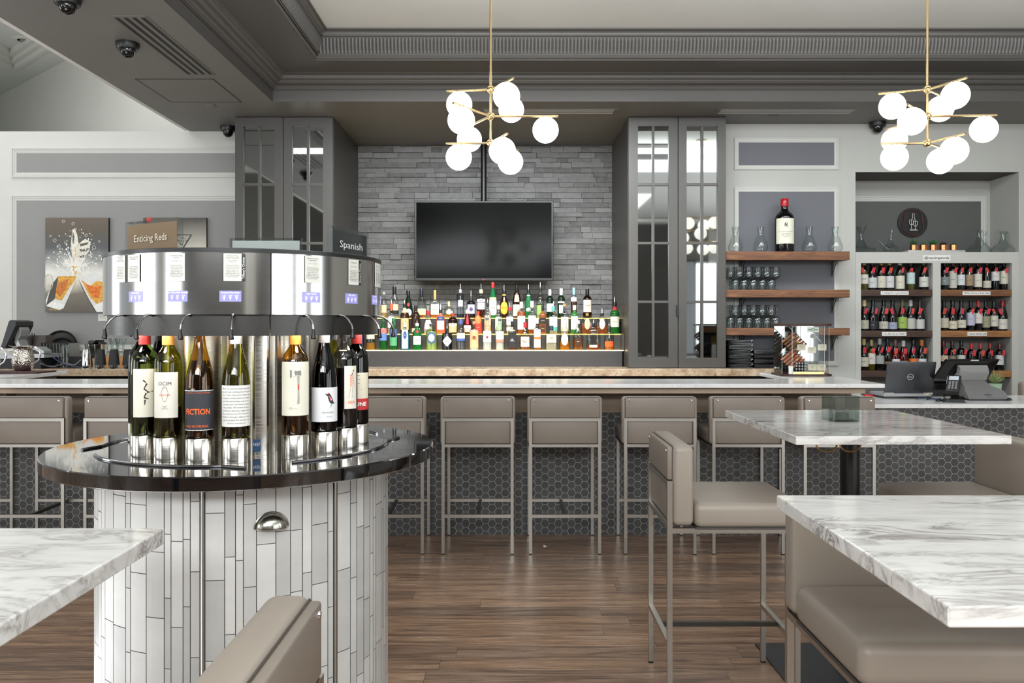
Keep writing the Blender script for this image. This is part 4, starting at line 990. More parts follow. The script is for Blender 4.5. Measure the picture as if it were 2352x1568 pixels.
(3,938,63,21,'belly',DG,(16,34,20),.6,(20,20,20),.16,0,[(.06,.34,.8,(196,204,214),'DOM',(40,60,90),.010,'oval'),(.42,.56,.4,(190,30,50),'',K,.01,'oval')],'dark green liqueur bottle with red wax seal'),
(3,968,67,23,'belly',CL,(170,90,40),.24,(26,28,40),.28,0,[(.1,.32,1.0,(222,208,168),'COURVOISIER',(80,60,40),.006)],'long-necked cognac bottle with black capsule and curved cream label'),
(3,999,64,23,'wide',CL,(190,110,40),.14,(206,170,96),.34,0,[(.12,.5,.8,(222,212,182),'Hennessy',(90,60,40),.010)],'flat cognac bottle with gold capsule and wide cream label'),
(3,1031,38,24,'round',CL,(180,130,40),.22,(214,196,150),.3,0,[(.2,.5,.6,(206,196,170),'',K,.01,'oval')],'small round bottle with cream cork stopper'),
(3,1057.5,66,17,'cylin',(214,218,220),(60,60,66),.12,(206,208,210),.12,13,[(.4,.62,.7,(206,210,214),'42',(90,90,96),.010)],'tall straight clear cylinder bottle with pourer'),
(3,1082,50,20,'short',(34,30,34),None,.5,(60,60,62),.16,13,[(.2,.62,.95,(216,214,220),'',K,.01),(.28,.52,.5,(90,70,130),'',K,.01,'diamond')],'dark bottle with white label and purple triangle'),
(3,1105,66,20,'bordeaux',CL,(84,30,20),.56,(224,206,160),.14,13,[(.3,.54,1.0,(212,220,226),'',K,.01),(.56,.66,1.15,(226,230,236),'CAMPARI',(30,36,60),.012)],'bottle of dark red aperitif with white lettering and cream cap'),
(3,1132,82,17.5,'burgundy',(30,120,70),None,.5,(222,40,40),.16,0,[(.08,.5,1.3,(224,222,226),'LUXARDO\nMARASCHINO',(170,40,60),.009),(.5,.58,1.3,(214,186,150),'',K,.01)],'tallest green bottle with red cap in straw sleeve'),
(3,1158,64,20,'burgundy',(50,22,14),None,.5,(22,20,20),.14,12,[(.12,.6,.95,(226,176,60),'KAHLUA',(190,50,30),.013,'oval'),(.8,.85,1.4,(222,190,80),'',K,.01)],'dark brown coffee-liqueur bottle with big yellow oval label'),
(3,1187,74,21,'monk',(44,24,16),None,.5,(18,16,16),.14,0,[(.06,.42,1.0,(220,212,190),'Frangelico',(110,70,40),.009),(.5,.72,.6,(226,196,160),'F',(180,60,50),.018)],'monk-shaped dark bottle with cream label'),
(3,1214,66,17,'burgundy',(50,130,80),(40,120,70),.55,(24,24,24),.14,11,[(.22,.36,.7,(214,220,212),'',K,.01,'oval'),(.76,.8,1.4,(222,222,216),'',K,.01)],'bright green bottle with white neck band'),
(3,1241,70,18,'spirit',CL,(206,222,180),.45,(26,26,26),.12,12,[(.1,.45,1.1,(150,190,100),'',K,.01),(.42,.46,1.1,(30,30,30),'',K,.01)],'clear bottle with green melon label'),
(3,1263,66,16,'bordeaux',DG,None,.5,(226,228,226),.22,0,[(.22,.5,1.1,(222,224,226),'ANIS',(190,40,50),.010)],'dark green bottle with white capsule and red-lettered label'),
(3,1289,68,17,'bordeaux',DG,None,.5,(226,228,226),.24,0,[(.16,.44,.6,(214,218,226),'',K,.01),(.5,.56,1.1,(206,210,206),'SAMBUCA',(30,30,30),.006)],'dark green bottle with white capsule and small white label'),
(3,1318,70,14,'tall',CL,(96,44,34),.6,(160,206,226),.24,0,[(.54,.68,1.2,(226,228,230),'',K,.01)],'slim bottle with light blue capsule and dark red contents'),
(3,1349,67,20,'bordeaux',(30,18,12),None,.5,(16,14,14),.2,0,[(.2,.62,1.1,(226,216,196),'Canadian\nClub',(60,50,40),.011)],'dark whisky bottle with cream label and black cap, last on the right,'),
]
SN={1:'bottom',2:'middle',3:'top'}
for (tr,x,hp,wp,kind,gc,lq,lf,cap,cf,pp,labs,desc) in SP:
    T=tiers[tr]; Y=T['Y']+.065; s=F/Y; P=(wx(x,Y),Y,T['z'])
    bottle('liquor_bottle','%s, %s display step'%(desc,SN[tr]),'liquor bottles on the %s lit step'%SN[tr],P,hp/s,wp/s/2,kind,gc,liquid(lq,.7) if lq else None,lf,cap,cf,pp/s,labs,n=20)
# ------------------------------------------------------------------ wine bottles standing in the dispenser
def strokes(parent,R,th0,segs,mat,w=.0012,name='drawing'):
    g=G()
    for (a,za,b_,zb) in segs:
        dx,dz=b_-a,zb-za; L=math.hypot(dx,dz) or 1; nx,nz=-dz/L*w,dx/L*w
        q=[(a+nx,za+nz),(a-nx,za-nz),(b_-nx*.5,zb-nz*.5),(b_+nx*.5,zb+nz*.5)]
        g.add([(R*math.sin(th0+u/R),-R*math.cos(th0+u/R),v) for u,v in q],[(0,1,2,3)])
    return g.make(name,mat,parent,fix=False)
GO=glass((222,220,130),(110,114,40),.98,.02); GO2=glass((196,214,140),(84,110,46),.98,.02); GA=glass((226,186,104),(120,84,30),.98,.02); GD=glass((50,46,60),(10,10,14),.5,.02)
WINE=plain((18,8,12),.06,noise=0); 
WB=[ # kind, glass, wine level, cap, capf, label(z0,z1,ha,rgb,off), title, desc
('bordeaux',GO2,.50,(216,66,66),.21,(.16,.58,1.15,(222,218,204),.25),'green glass wine bottle with red capsule and brush-drawn label in the dispenser'),
('bordeaux',GO,.26,(232,160,84),.21,(.17,.56,.95,(220,216,206),-.25),'olive wine bottle with orange capsule and vase drawing on cream label'),
('burgundy',GA,.66,(226,140,70),.045,(.07,.41,1.35,(44,46,54),-.12),'amber wine bottle with black label lettered in orange'),
('burgundy',GO,.2,(160,162,168),.20,(.10,.45,1.35,(226,226,222),.0),'olive wine bottle with grey capsule and handwriting-covered white label'),
('bordeaux',GA,.66,(236,150,70),.21,(.17,.64,1.3,(224,222,206),.05),'wine bottle with orange capsule and axe drawing on a tall cream label'),
('burgundy',GD,.7,(168,168,174),.20,(.09,.40,1.3,(228,228,230),.1),'black wine bottle with grey capsule and red-and-black bird on white label'),
('bordeaux',glass((226,226,226),(80,80,84),.9,.02),.56,(40,40,42),.16,(.18,.58,.55,(224,218,206),.5),'clear glass wine bottle with black cap and striped figure on its label'),
('bordeaux',GD,.66,(214,70,66),.22,(.14,.50,1.1,(222,216,196),.1),'dark wine bottle with patterned red capsule and cream and red label'),
]
HB=.312; RBT=.0365
def wine(i,spec,a,desc,backrow=False):
    kind,gm,lv,cap,cf,(z0,z1,ha,rgb,off),_d=spec
    s,c=ph(a); P=(DX+.335*s,DY+.335*c,DZ+.0655)
    t=bottle('wine_bottle',desc,'wine bottles standing in the dispenser',P,HB,RBT,kind,(0,0,0),WINE,lv,cap,cf,0,[(z0,z1,ha,rgb,'',K,.01,'',off)],gl=gm,n=36,cat='wine bottle')
    lo=[o for o in t.children if o.name.startswith('paper_label')][0]
    return t,lo
for i,a in enumerate(front):
    t,lo=wine(i,WB[i],a,WB[i][-1]); RT=RBT+.0014; zc=(WB[i][5][0]+WB[i][5][1])/2*HB; off=WB[i][5][4]
    if i==0:
        strokes(lo,RT,off,[(-.014,zc+.035,-.006,zc+.028),(-.004,zc+.026,-.012,zc+.012),(-.012,zc+.012,-.002,zc+.004),(-.004,zc+.002,.012,zc+.005),(-.006,zc,-.012,zc-.012),(-.012,zc-.012,.0,zc-.016),(-.009,zc-.018,-.010,zc-.032)],INK,.0022,'brush_figure')
        strokes(lo,RT,off,[(.018,zc+.01,.018,zc-.05),(.0235,zc-.02,.0235,zc-.05)],INKL,.0006,'side_print')
    if i==1:
        text('OCIM',.0135,INK,lo,(0,0,zc+.03),R=RT,th0=off,width=.034)
        g=[(.006*math.cos(u)*(1.5 if math.sin(u)>-.2 else 1.1),zc+.001+.019*math.sin(u)) for u in [2*PI*k/16 for k in range(17)]]
        strokes(lo,RT,off,[(g[k][0],g[k][1],g[k+1][0],g[k+1][1]) for k in range(16)]+[(-.004,zc+.022,.004,zc+.022),(-.006,zc+.014,-.004,zc+.022),(.006,zc+.014,.004,zc+.022)],INKL,.0006,'vase_drawing')
        text('ARROBA',.006,plain((206,100,60),.6,noise=0),lo,(0,0,zc),R=RT+.0002,th0=off,width=.03)
        text('MALBEC\n2019\nMENDOZA',.0035,INKL,lo,(0,0,zc-.033),R=RT,th0=off,width=.018)
    if i==2:
        text('FICTION',.021,ORANGE,lo,(0,0,zc-.004),R=RT,th0=off-.05,width=.068,bold=.03)
        text('PASO ROBLES, CALIFORNIA. RED BLEND.',.0042,ORANGE,lo,(0,0,zc+.046),R=RT,th0=off,width=.066)
        text('FIELD RECORDINGS.',.008,ORANGE,lo,(0,0,zc-.042),R=RT,th0=off-.1,width=.062,bold=.01)
        strokes(lo,RT,off,[(x,z,x+.011,z) for z in (WB[2][5][0]*HB+.001,WB[2][5][1]*HB-.001) for x in [-.048+.0105*k for k in range(9)]],WHITE,.0009,'border_line')
    if i==3:
        r_=random.Random(5); L=['When we planted these vines the','ground was nothing but sand and','stone. Now they grow deep roots','and give a wine dark as velvet,','soft like chocolate, warm as an','evening with old friends around','a long table. We wrote it down','by hand so that you might know','how much we care for each row.','Drink it slowly, share it well','and come back for another one.','Six Down, love always, xo']
        for k,s_ in enumerate(L): text(s_,.0062,INKL,lo,(0,0,zc+.046-.0083*k),R=RT,th0=off+r_.uniform(-.03,.03),width=r_.uniform(.078,.088) if k<11 else .05,shear=.35,name='handwriting')
    if i==4:
        g=G(); RR=RT
        def cyl(poly,m,n_): 
            G().add([(RR*math.sin(off+u/RR),-RR*math.cos(off+u/RR),v) for u,v in poly],[tuple(range(len(poly)))]).make(n_,m,lo,fix=False)
        GREY=plain((128,130,126),.6,noise=.15,nscale=200)
        cyl([(-.016,zc+.052),(.002,zc+.048),(.014,zc+.050),(.015,zc+.036),(.003,zc+.038),(-.003,zc+.034),(-.016,zc+.030)],GREY,'axe_head')
        cyl([(.0035,zc+.037),(.0105,zc+.038),(.0095,zc+.0),(.0105,zc-.04),(.0035,zc-.042),(.005,zc-.01)],plain((166,164,152),.6,noise=.1,nscale=100),'axe_handle')
        cyl([(.0055,zc+.012),(.0085,zc+.012),(.0085,zc-.002),(.0055,zc-.002)],RED,'axe_mark')
        strokes(lo,RT,off,[(-.02,zc-.053,-.012,zc-.050),(-.012,zc-.050,-.014,zc-.056),(-.014,zc-.056,-.004,zc-.052),(-.004,zc-.052,.004,zc-.055)],INKL,.0005,'signature')
    if i==5:
        RR=RT
        def cyl(poly,m,n_): 
            G().add([(RR*math.sin(off+u/RR),-RR*math.cos(off+u/RR),v) for u,v in poly],[tuple(range(len(poly)))]).make(n_,m,lo,fix=False)
        o=.012
        cyl([(o-.014,zc+.031),(o-.007,zc+.030),(o-.003,zc+.033),(o+.002,zc+.029),(o+.008,zc+.018),(o+.012,zc+.008),(o+.018,zc+.002),(o+.010,zc+.003),(o+.004,zc+.002),(o-.002,zc+.010),(o-.006,zc+.024)],INK,'bird_body')
        cyl([(o-.002,zc+.024),(o+.003,zc+.020),(o+.004,zc+.010),(o+.0,zc+.012)],RED,'bird_breast')
        cyl([(o-.0055,zc+.0325),(o-.002,zc+.034),(o-.001,zc+.030),(o-.005,zc+.029)],RED,'bird_crest')
        strokes(lo,RT,off,[(o+.012,zc+.006,o+.0,zc-.010),(o+.004,zc-.003,o+.008,zc+.001)],INK,.0007,'tail')
        text('VIÑA ZORZAL',.0065,INKL,lo,(0,0,zc-.022),R=RT,th0=off+.2,width=.036); text('GRACIANO',.004,INKL,lo,(0,0,zc-.034),R=RT,th0=off+.3,width=.016)
    if i==6:
        O=plain((222,110,66),.6,noise=0)
        strokes(lo,RT,off,[(.006,zc+.045,.010,zc+.052),(.004,zc+.042,.002,zc+.035)],INK,.0016,'hat_and_hair')
        strokes(lo,RT,off,[(-.004,zc+.034-.005*k,.007,zc+.036-.005*k) for k in range(7)],O,.0013,'striped_shirt')
        strokes(lo,RT,off,[(-.002,zc+.0,-.008,zc-.028),(.004,zc,.003,zc-.026),(-.011,zc-.028,-.006,zc-.028),(.002,zc-.027,.008,zc-.027),(.006,zc+.03,.012,zc+.0)],INKL,.0005,'legs')
        text('FEFI',.012,O,lo,(0,0,zc-.044),R=RT,th0=off,width=.024,shear=.3)
    if i==7:
        q=G(); RR=RT; z0=zc-.052
        vs=[];A=1.1
        for k in range(13):
            th=off-A+2*A*k/12; vs+=[(RR*math.sin(th),-RR*math.cos(th),z0-.004),(RR*math.sin(th),-RR*math.cos(th),z0+.030)]
        b_=q.add(vs,[(2*k,2*k+2,2*k+3,2*k+1) for k in range(12)]).make('red_band',plain((196,48,50),.6,noise=0),lo,fix=False)
        text('CUNE',.016,WHITE,lo,(0,0,z0+.013),R=RT+.0006,th0=off+.1,width=.05,bold=.03,name='band_lettering')
        strokes(lo,RT,off,[(-.006,zc+.048,.006,zc+.048),(-.008,zc+.036,.008,zc+.036),(-.006,zc+.024,.006,zc+.024),(-.012,zc+.004,.012,zc+.006)],INKL,.0012,'crest')
bd=['red-capped','grey-capped','black-capped','grey-capped','red-capped','black-capped','orange-capped','black-capped']
bp=['right of centre','hidden centre','hidden centre','left of centre','left of centre','left rear','left rear','left rear, nearest the red-capped bottle']
for i,a in enumerate(back):
    sp=WB[(3,4,5,1,2,7,5,6)[i]]; cap=(120,116,110) if i in (5,6,7) else sp[3]
    sp=(sp[0],GD if i>4 else sp[1],sp[2],(60,60,62) if i>4 else cap,sp[4],sp[5],'')
    ang=[ 'first','second','third','fourth','fifth','sixth','seventh','eighth'][i]
    wine(i,sp,a,'dark wine bottle on the far side of the dispenser, %s counted from the right'%ang)
# LED glow onto the bottles
for a in (SEAM-62,SEAM-46,SEAM-30,SEAM-13.5,SEAM+13.5,SEAM+30,SEAM+46,SEAM+62):
    s,c=ph(a); L=bpy.data.lights.new('spot','SPOT'); L.energy=.8; L.spot_size=math.radians(110); L.spot_blend=.7; L.shadow_soft_size=.015; L.color=(1,.94,.84)
    o=bpy.data.objects.new('display_spot',L); COL.objects.link(o); o.location=(DX+.375*s,DY+.375*c,1.383)
# ------------------------------------------------------------------ pendant globe chandeliers
def chandelier(label,X,Y,angs):
    t=thing('globe_chandelier',label,'pendant light',(X,Y,C3),0,'brass globe chandeliers')
    rz_=lambda z:z-C3
    N=[(2.748,angs[0],.256,.182,.0),(2.597,angs[1],.384,.312,0),(2.444,angs[2],.256,.182,0)]
    G().tube([(0,0,0),(0,0,rz_(2.444))],.0068,12).make('stem',BRASS,t,smooth=True)
    G().lathe([(.06,0),(.06,-.018),(.02,-.025)],28).make('canopy',BRASS,t,smooth=True)
    k=0
    for (z,an,L,gd,_) in N:
        G().sphere((0,0,rz_(z)),.0235,20,12).make('hub',BRASS,t,smooth=True)
        for j,a in enumerate(an):
            a=math.radians(a); d=Vector((math.cos(a),math.sin(a),0)); o=Vector((0,0,rz_(z)))
            LL=L*(.9 if (L>.3 and j) else 1); gg=gd*(.88 if (L>.3 and j) else 1)
            arm=G().tube([o+d*.015,o+d*LL],.0068,10).make('arm',BRASS,t,smooth=True)
            c=o+d*gg+Vector((0,0,-.0785))
            G().lathe([(.021,.0745),(.021,.0675),(.027,.066)],20,tuple(c)).make('globe_cap',BRASS,arm,smooth=True)
            G().sphere(tuple(c),.0745,28,18).make('opal_globe',GLOBE,t,smooth=True)
chandelier('brass chandelier of nine opal globes hanging in front of the television wall',wx(1127,4.8),4.8,((172,300,50),(0,236,119),(177,292,52)))
chandelier('brass chandelier of nine opal globes hanging at the right above the wine shelves',wx(2130,4.8),4.8,((160,293,42),(-3,228,104),(176,290,42)))
# ------------------------------------------------------------------ pictures on the left wall
YQ=YL-.035
def canvas(label,pa,pb,py0,py1,stops):
    x0,x1,z0,z1=wx(pa,YQ),wx(pb,YQ),wz(py1,YQ),wz(py0,YQ); w,h=(x1-x0)/2,(z1-z0)/2
    t=thing('canvas_painting',label,'painting',((x0+x1)/2,YQ,(z0+z1)/2))
    G().box(-w,w,.002,.034,-h,h).make('canvas_edge',BLACKM,t)
    m,nt,b=newmat('painted_canvas'); tc=nd(nt,'ShaderNodeTexCoord'); s=nd(nt,'ShaderNodeSeparateXYZ'); nt.links.new(tc.outputs['Object'],s.inputs[0])
    mr=nd(nt,'ShaderNodeMapRange'); mr.inputs['From Min'].default_value=-h; mr.inputs['From Max'].default_value=h
    no=nd(nt,'ShaderNodeTexNoise',Scale=6,Detail=4); nt.links.new(tc.outputs['Object'],no.inputs['Vector'])
    nt.links.new(math_(nt,'MULTIPLY_ADD',math_(nt,'SUBTRACT',no.outputs['Fac'],.5),.12,s.outputs['Z']),mr.inputs['Value'])
    r=ramp(nt,mr.outputs[0],stops); nt.links.new(r.outputs['Color'],b.inputs['Base Color']); b.inputs['Roughness'].default_value=.45
    G().box(-w,w,0,.002,-h,h).make('painted_front',m,t)
    return t,w,h
t,w,h=canvas('painting of two tilted glasses of amber drink splashing, white spray on grey',104,249,500,716,[(0,(92,84,74)),(.2,(120,112,98)),(.3,(214,206,188)),(.42,(232,230,222)),(.55,(150,152,150)),(.68,(84,86,88)),(.85,(92,84,74)),(1,(104,92,80))])
def pp(px,py): return (wx(px,YQ)-t.location.x, wz(py,YQ)-t.location.z)
def paint(name,poly,rgb,y=-.001,noise=.1):
    G().add([(a,y,b_) for a,b_ in [pp(*q) for q in poly]],[tuple(range(len(poly)))]).make(name,plain(rgb,.45,noise=noise,nscale=40),t,fix=False)
paint('glass_shape',[(132,612),(175,634),(176,642),(146,708),(136,712),(106,702),(105,690),(118,655)],(222,222,216),-.0008)
paint('drink_shape',[(134,634),(176,634),(170,648),(160,660),(142,690),(126,686),(115,674)],(216,160,60),-.0012,.3)
paint('drink_shape',[(134,650),(158,640),(152,662),(138,682),(128,672)],(196,110,26),-.0016,.3)
paint('glass_shape',[(180,640),(216,624),(240,642),(249,672),(249,716),(222,716),(206,690)],(222,222,218),-.0008)
paint('drink_shape',[(186,642),(206,656),(224,644),(240,650),(240,690),(222,698),(206,682)],(222,164,64),-.0012,.3)
paint('drink_shape',[(196,652),(214,658),(232,656),(228,684),(214,682),(204,668)],(224,112,24),-.0016,.3)
paint('glass_base',[(107,690),(150,700),(138,712),(108,703)],(236,236,232),-.0014)
paint('glass_base',[(212,702),(249,690),(249,716),(222,716)],(236,236,232),-.0014)
for q in ([(118,655),(134,634),(126,686),(106,702)],[(176,642),(146,708),(150,700),(172,650)],[(180,640),(206,690),(222,716),(216,712),(188,660)]): paint('outline',q,(70,66,60),-.0018,0)
# handle rings
for (cx,cy_,r) in ((112,648,14),(246,638,12)):
    g=G(); P=[pp(cx+r*.7*math.cos(u),cy_+r*1.3*math.sin(u)) for u in [2*PI*k/20 for k in range(21)] if 104<=cx+r*.7*math.cos(u)<=249]
    g.tube([(a,-.001,b_) for a,b_ in P],.004,6); g.make('handle_stroke',plain((206,206,200),.5),t)
r_=random.Random(11)
# central splash column (thumb-up spray) and droplets
paint('splash_core',[(158,628),(166,590),(163,560),(166,528),(172,524),(178,540),(180,560),(196,548),(208,556),(206,574),(196,590),(188,606),(184,632),(174,640)],(226,222,206),-.001,.25)
paint('splash_amber',[(164,622),(170,590),(172,566),(178,590),(180,612),(174,632)],(224,176,100),-.0014,.3)
for q in ([(167,530),(172,545),(168,562),(166,548)],[(182,560),(204,556),(200,562),(184,566)],[(182,572),(206,570),(200,577),(184,578)],[(180,586),(200,584),(194,592),(182,592)],[(160,600),(166,586),(164,612)]): paint('splash_shadow',q,(96,92,82),-.0016,.2)
g=G()
for k in range(230):
    a=r_.uniform(-1.25,1.25); rr=r_.uniform(6,95)*(1 if abs(a)<.5 else .8); x=174+math.sin(a)*rr*1.0; y=628-math.cos(a)*rr*1.1
    if not(108<x<246 and 506<y<640): continue
    s=r_.uniform(.5,2.6)*(1.3-rr/130); p=[pp(x+s*math.cos(u)*r_.uniform(.6,1.2),y+s*math.sin(u)*1.3) for u in [2*PI*i/6 for i in range(6)]]
    g.add([(u,-.0021-k*4e-6,v) for u,v in p],[tuple(range(6))])
for k in range(70):
    a=r_.uniform(-.9,.9); x0,y0=174+math.sin(a)*20,622-math.cos(a)*12; L=r_.uniform(20,52); x1,y1=x0+math.sin(a*1.2)*L,y0-math.cos(a*1.2)*L*1.0
    w_=r_.uniform(.5,1.5); p=[pp(x0-w_,y0),pp(x0+w_,y0),pp(x1,y1)]
    g.add([(u,-.0033-k*4e-6,v) for u,v in p],[(0,1,2)])
g.make('spray_pattern',plain((236,234,226),.45,noise=.05),t,fix=False)['kind']='stuff'
g=G()
for (x,y,s) in ((146,508,3),(168,514,3),(126,552,3.5),(135,566,4),(216,568,4),(198,540,3),(116,542,2),(228,554,2)):
    P=[pp(x+s*math.cos(u),y+s*math.sin(u)) for u in [2*PI*k/12 for k in range(13)]]; g.tube([(a,-.001,b_) for a,b_ in P],.0022,5)
g.make('bubbles',plain((228,226,218),.4),t)
text('Gennadios',.026,plain((222,190,110),.5,noise=0),t,(pp(126,712)[0],-.0022,pp(126,710)[1]),width=.11,shear=.4,name='signature')
t,w,h=canvas('canvas of a sepia martini glass with a red square, half behind the sign holder',329,474,500,716,[(0,(120,114,104)),(.3,(222,214,194)),(.55,(232,226,210)),(.8,(150,146,136)),(1,(74,70,64))])
paint('red_square',[(337,500),(347,500),(347,511),(337,511)],(222,52,44),-.001,0)
for q in ([(360,538),(440,538),(440,540),(360,540)],[(438,539),(441,540),(402,602),(400,600)],[(362,540),(400,600),(398,602),(359,540)],[(399,600),(403,600),(403,690),(399,690)],[(380,690),(424,690),(424,693),(380,693)]): paint('glass_line',q,(60,54,48),-.0012,0)
g=G()
for k in range(60):
    x,y=r_.gauss(416,10),r_.gauss(556,9); s=r_.uniform(.4,2)
    if y<541 or x>438-(y-540)*.6: continue
    g.add([(a,-.0014,b_) for a,b_ in [pp(x+s*math.cos(u),y+s*math.sin(u)*.7) for u in [0,1.2,2.5,3.7,5]]],[(0,1,2,3,4)])
g.make('speckle',plain((60,56,50),.5),t,fix=False)
c=thing('wall_card','small white caption card on the wall below the splash painting','card',at(236,729,YL-.008)); G().box(-.045,.045,0,.003,-.033,.033).make('paper',PAPER,c)
g=G(); [g.box(-.03,.03-.01*(k%2),-.0006,0,.016-.011*k,.018-.011*k) for k in range(3)]; g.make('print_lines',INKL,c)
# ------------------------------------------------------------------ wooden shelves on the pier
YSF=7.68
def wshelf(label,py0,py1,mat):
    z1,z0=wz(py0,YSF),wz(py1,YSF); x0,x1=1.945,wx(1952,YSF)
    t=thing('wood_shelf',label,'shelf',((x0+x1)/2,YSF,z1)); w=(x1-x0)/2
    G().box(-w,w,0,YP-YSF-.032,z0-z1,0).make('board',mat,t,bevel=.003)
    for px,show in ((1908,1),(1700,0)):
        bx=wx(px,YP)-(x0+x1)/2; g=G()
        d=YP-YSF-.031; H=.14
        g.box(bx-.008,bx+.008,d-.004,d,z0-z1-H,z0-z1).box(bx-.016,bx+.016,.03,d,z0-z1-.004,z0-z1)
        g.tube([(bx-.014,d-.07,z0-z1-.006),(bx,d-.006,z0-z1-H+.02),(bx+.014,d-.07,z0-z1-.006)],.004,6)
        g.make('bracket',BLACK,t)
    return t,z1
_,za=wshelf('top dark wood wall shelf carrying the giant wine bottle and carafes',577,597,SHELFW)
_,zb=wshelf('middle dark wood wall shelf with upright and upturned wine glasses',665,683,SHELFW)
_,zc_=wshelf('lowest dark wood wall shelf beside the cigar case',753,770,SHELFW)
# carafes
def carafe_mesh():
    H=.236; R=.0685
    pr=[(0,.002),(.034,0),(.045,.004),(.060,.018),(R,.042),(.066,.056),(.050,.105),(.032,.150),(.0245,.165),(.026,.18),(.033,.236),(.0315,.236),(.0245,.182),(.023,.165)]
    return G().lathe(pr,40,cap0=False,cap1=False)
c0=None
for px,l in ((1689,'at the left end of the shelf'),(1747,'second from the left, in front of a bottle shadow'),(1859,'just right of the giant wine bottle'),(1918,'at the right end of the shelf')):
    Y=7.79
    if c0 is None: c0=carafe_mesh().make('glass_carafe',CLEAR,smooth=True,loc=(wx(px,Y),Y,za)); o=c0
    else: o=c0.copy(); COL.objects.link(o); o.location=(wx(px,Y),Y,za)
    tag(o,'flared clear glass carafe '+l,'carafe','flared carafes on the top wood shelf')
Y=7.79; s=F/Y
t=bottle('giant_wine_bottle','oversized dark wine bottle with red wax cap on the top wood shelf',None,(wx(1802,Y),Y,za),123/s,21.3/s,'bordeaux',BK,None,.5,(176,22,34),.145,0,[(.15,.62,1.15,(226,226,206),'',K,.01,'',.15)],capgloss=.2,n=40,cat='wine bottle',gl=plain((10,8,10),.08,noise=0))
lo=[o for o in t.children if o.name.startswith('paper_label')][0]; RT=21.3/s+.0014; HH=123/s
text("STAG'S LEAP WINE CELLARS",.012,INKL,lo,(0,0,.372*HH),R=RT,th0=.15,width=.145); text('ARTEMIS',.018,INKL,lo,(0,0,.325*HH),R=RT,th0=.15,width=.085); text('CABERNET SAUVIGNON\nNAPA VALLEY',.009,INKL,lo,(0,0,.28*HH),R=RT,th0=.15,width=.07)
z=.50*HH; strokes(lo,RT,.15,[(-.018,z-.024,.026,z-.024),(-.012,z-.012,-.010,z+.006),(-.008,z+.004,.010,z+.004),(.010,z+.004,.014,z+.022),(-.006,z+.004,-.012,z+.016),(-.006,z+.012,.004,z+.024),(.004,z+.004,.006,z-.020),(-.004,z+.002,-.006,z-.020),(.010,z,.012,z-.020),(-.010,z+.010,.0,z+.008)],INK,.003,'stag_emblem')
text("De",.02,plain((226,190,190),.5,noise=0),[o for o in t.children if o.name.startswith('cap')][0],(0,0,HH*.945),R=.0215,th0=.25)
# stemware
def glassm(H=.205):
    pr=[(0,0),(.033,0),(.034,.002),(.012,.005),(.0038,.010),(.0034,.085),(.006,.093),(.022,.104),(.034,.122),(.0385,.142),(.037,.165),(.030,.205),(.0288,.205),(.0355,.165),(.037,.142),(.0325,.123),(.02,.106),(0,.097)]
    return G().lathe([(r,z*H/.205) for r,z in pr],28,cap0=False,cap1=False)
up=None; Hs=52/ (F/7.76)
WG=glass((247,249,249),(176,182,184),.985,.02,1.0)
def put_glass(x,Y,z,inv,where):
    global up
    if up is None: up=glassm(Hs).make('wine_glass',WG,smooth=True); o=up
    else: o=up.copy(); COL.objects.link(o)
    o.location=(x,Y,z+(Hs if inv else 0)); o.rotation_euler=(PI if inv else 0,0,0)
    tag(o,'%s stemmed wine glass in the packed rows on the %s wood shelf'%('upturned' if inv else 'upright',where),'wine glass','%s wine glasses on the %s wood shelf'%('upturned' if inv else 'upright',where))
for where,zz,last in (('middle',zb,False),('lowest',zc_,True)):
    for row,Y in enumerate((7.745,7.845)):
        for k in range(11):
            px=1783-10.4*k-(5 if row else 0)
            if px<1668: continue
            put_glass(wx(px,Y),Y,zz,(k%2==0)==last,where)
# folded black menu covers on the granite
for st,(pa,pb,n_,top) in enumerate(((1640,1732,6,0),(1733,1797,4,0))):
    Y=7.6; x0,x1=max(wx(pa,Y),1.95),wx(pb,Y)
    for k in range(n_):
        z=ZCT+k*.0425+.002; 
        t=thing('menu_folder','black menu folder, %s of the %s stack on the granite'%((['lowest','second from the bottom','third from the bottom','third from the top','second from the top','topmost'] if st==0 else ['lowest','second from the bottom','second from the top','topmost'])[k],'taller left' if st==0 else 'shorter right'),'menu',((x0+x1)/2,Y+.12,z),math.radians((-1)**k*.6)); w=(x1-x0)/2-.004
        g=G(); g.prism([(-w,.002),(w,.0),(w,.008),(-w+.01,.014),(w,.036),(w-.004,.040),(-w,.036)],-.1,.1,'y'); g.make('cover',BLACKG,t)
        G().box(-w+.02,w-.02,-.101,.09,.014,.026).make('cloth_fold',BLACK,t)
        for sx in (w-.014,w-.005): G().lathe([(.006,0),(.005,-.003),(0,-.004)],10).make('rivet',CHROME,t,loc=(sx,-.101,.034 if sx>w-.01 else .028)).rotation_euler=(-PI/2,0,0)
        
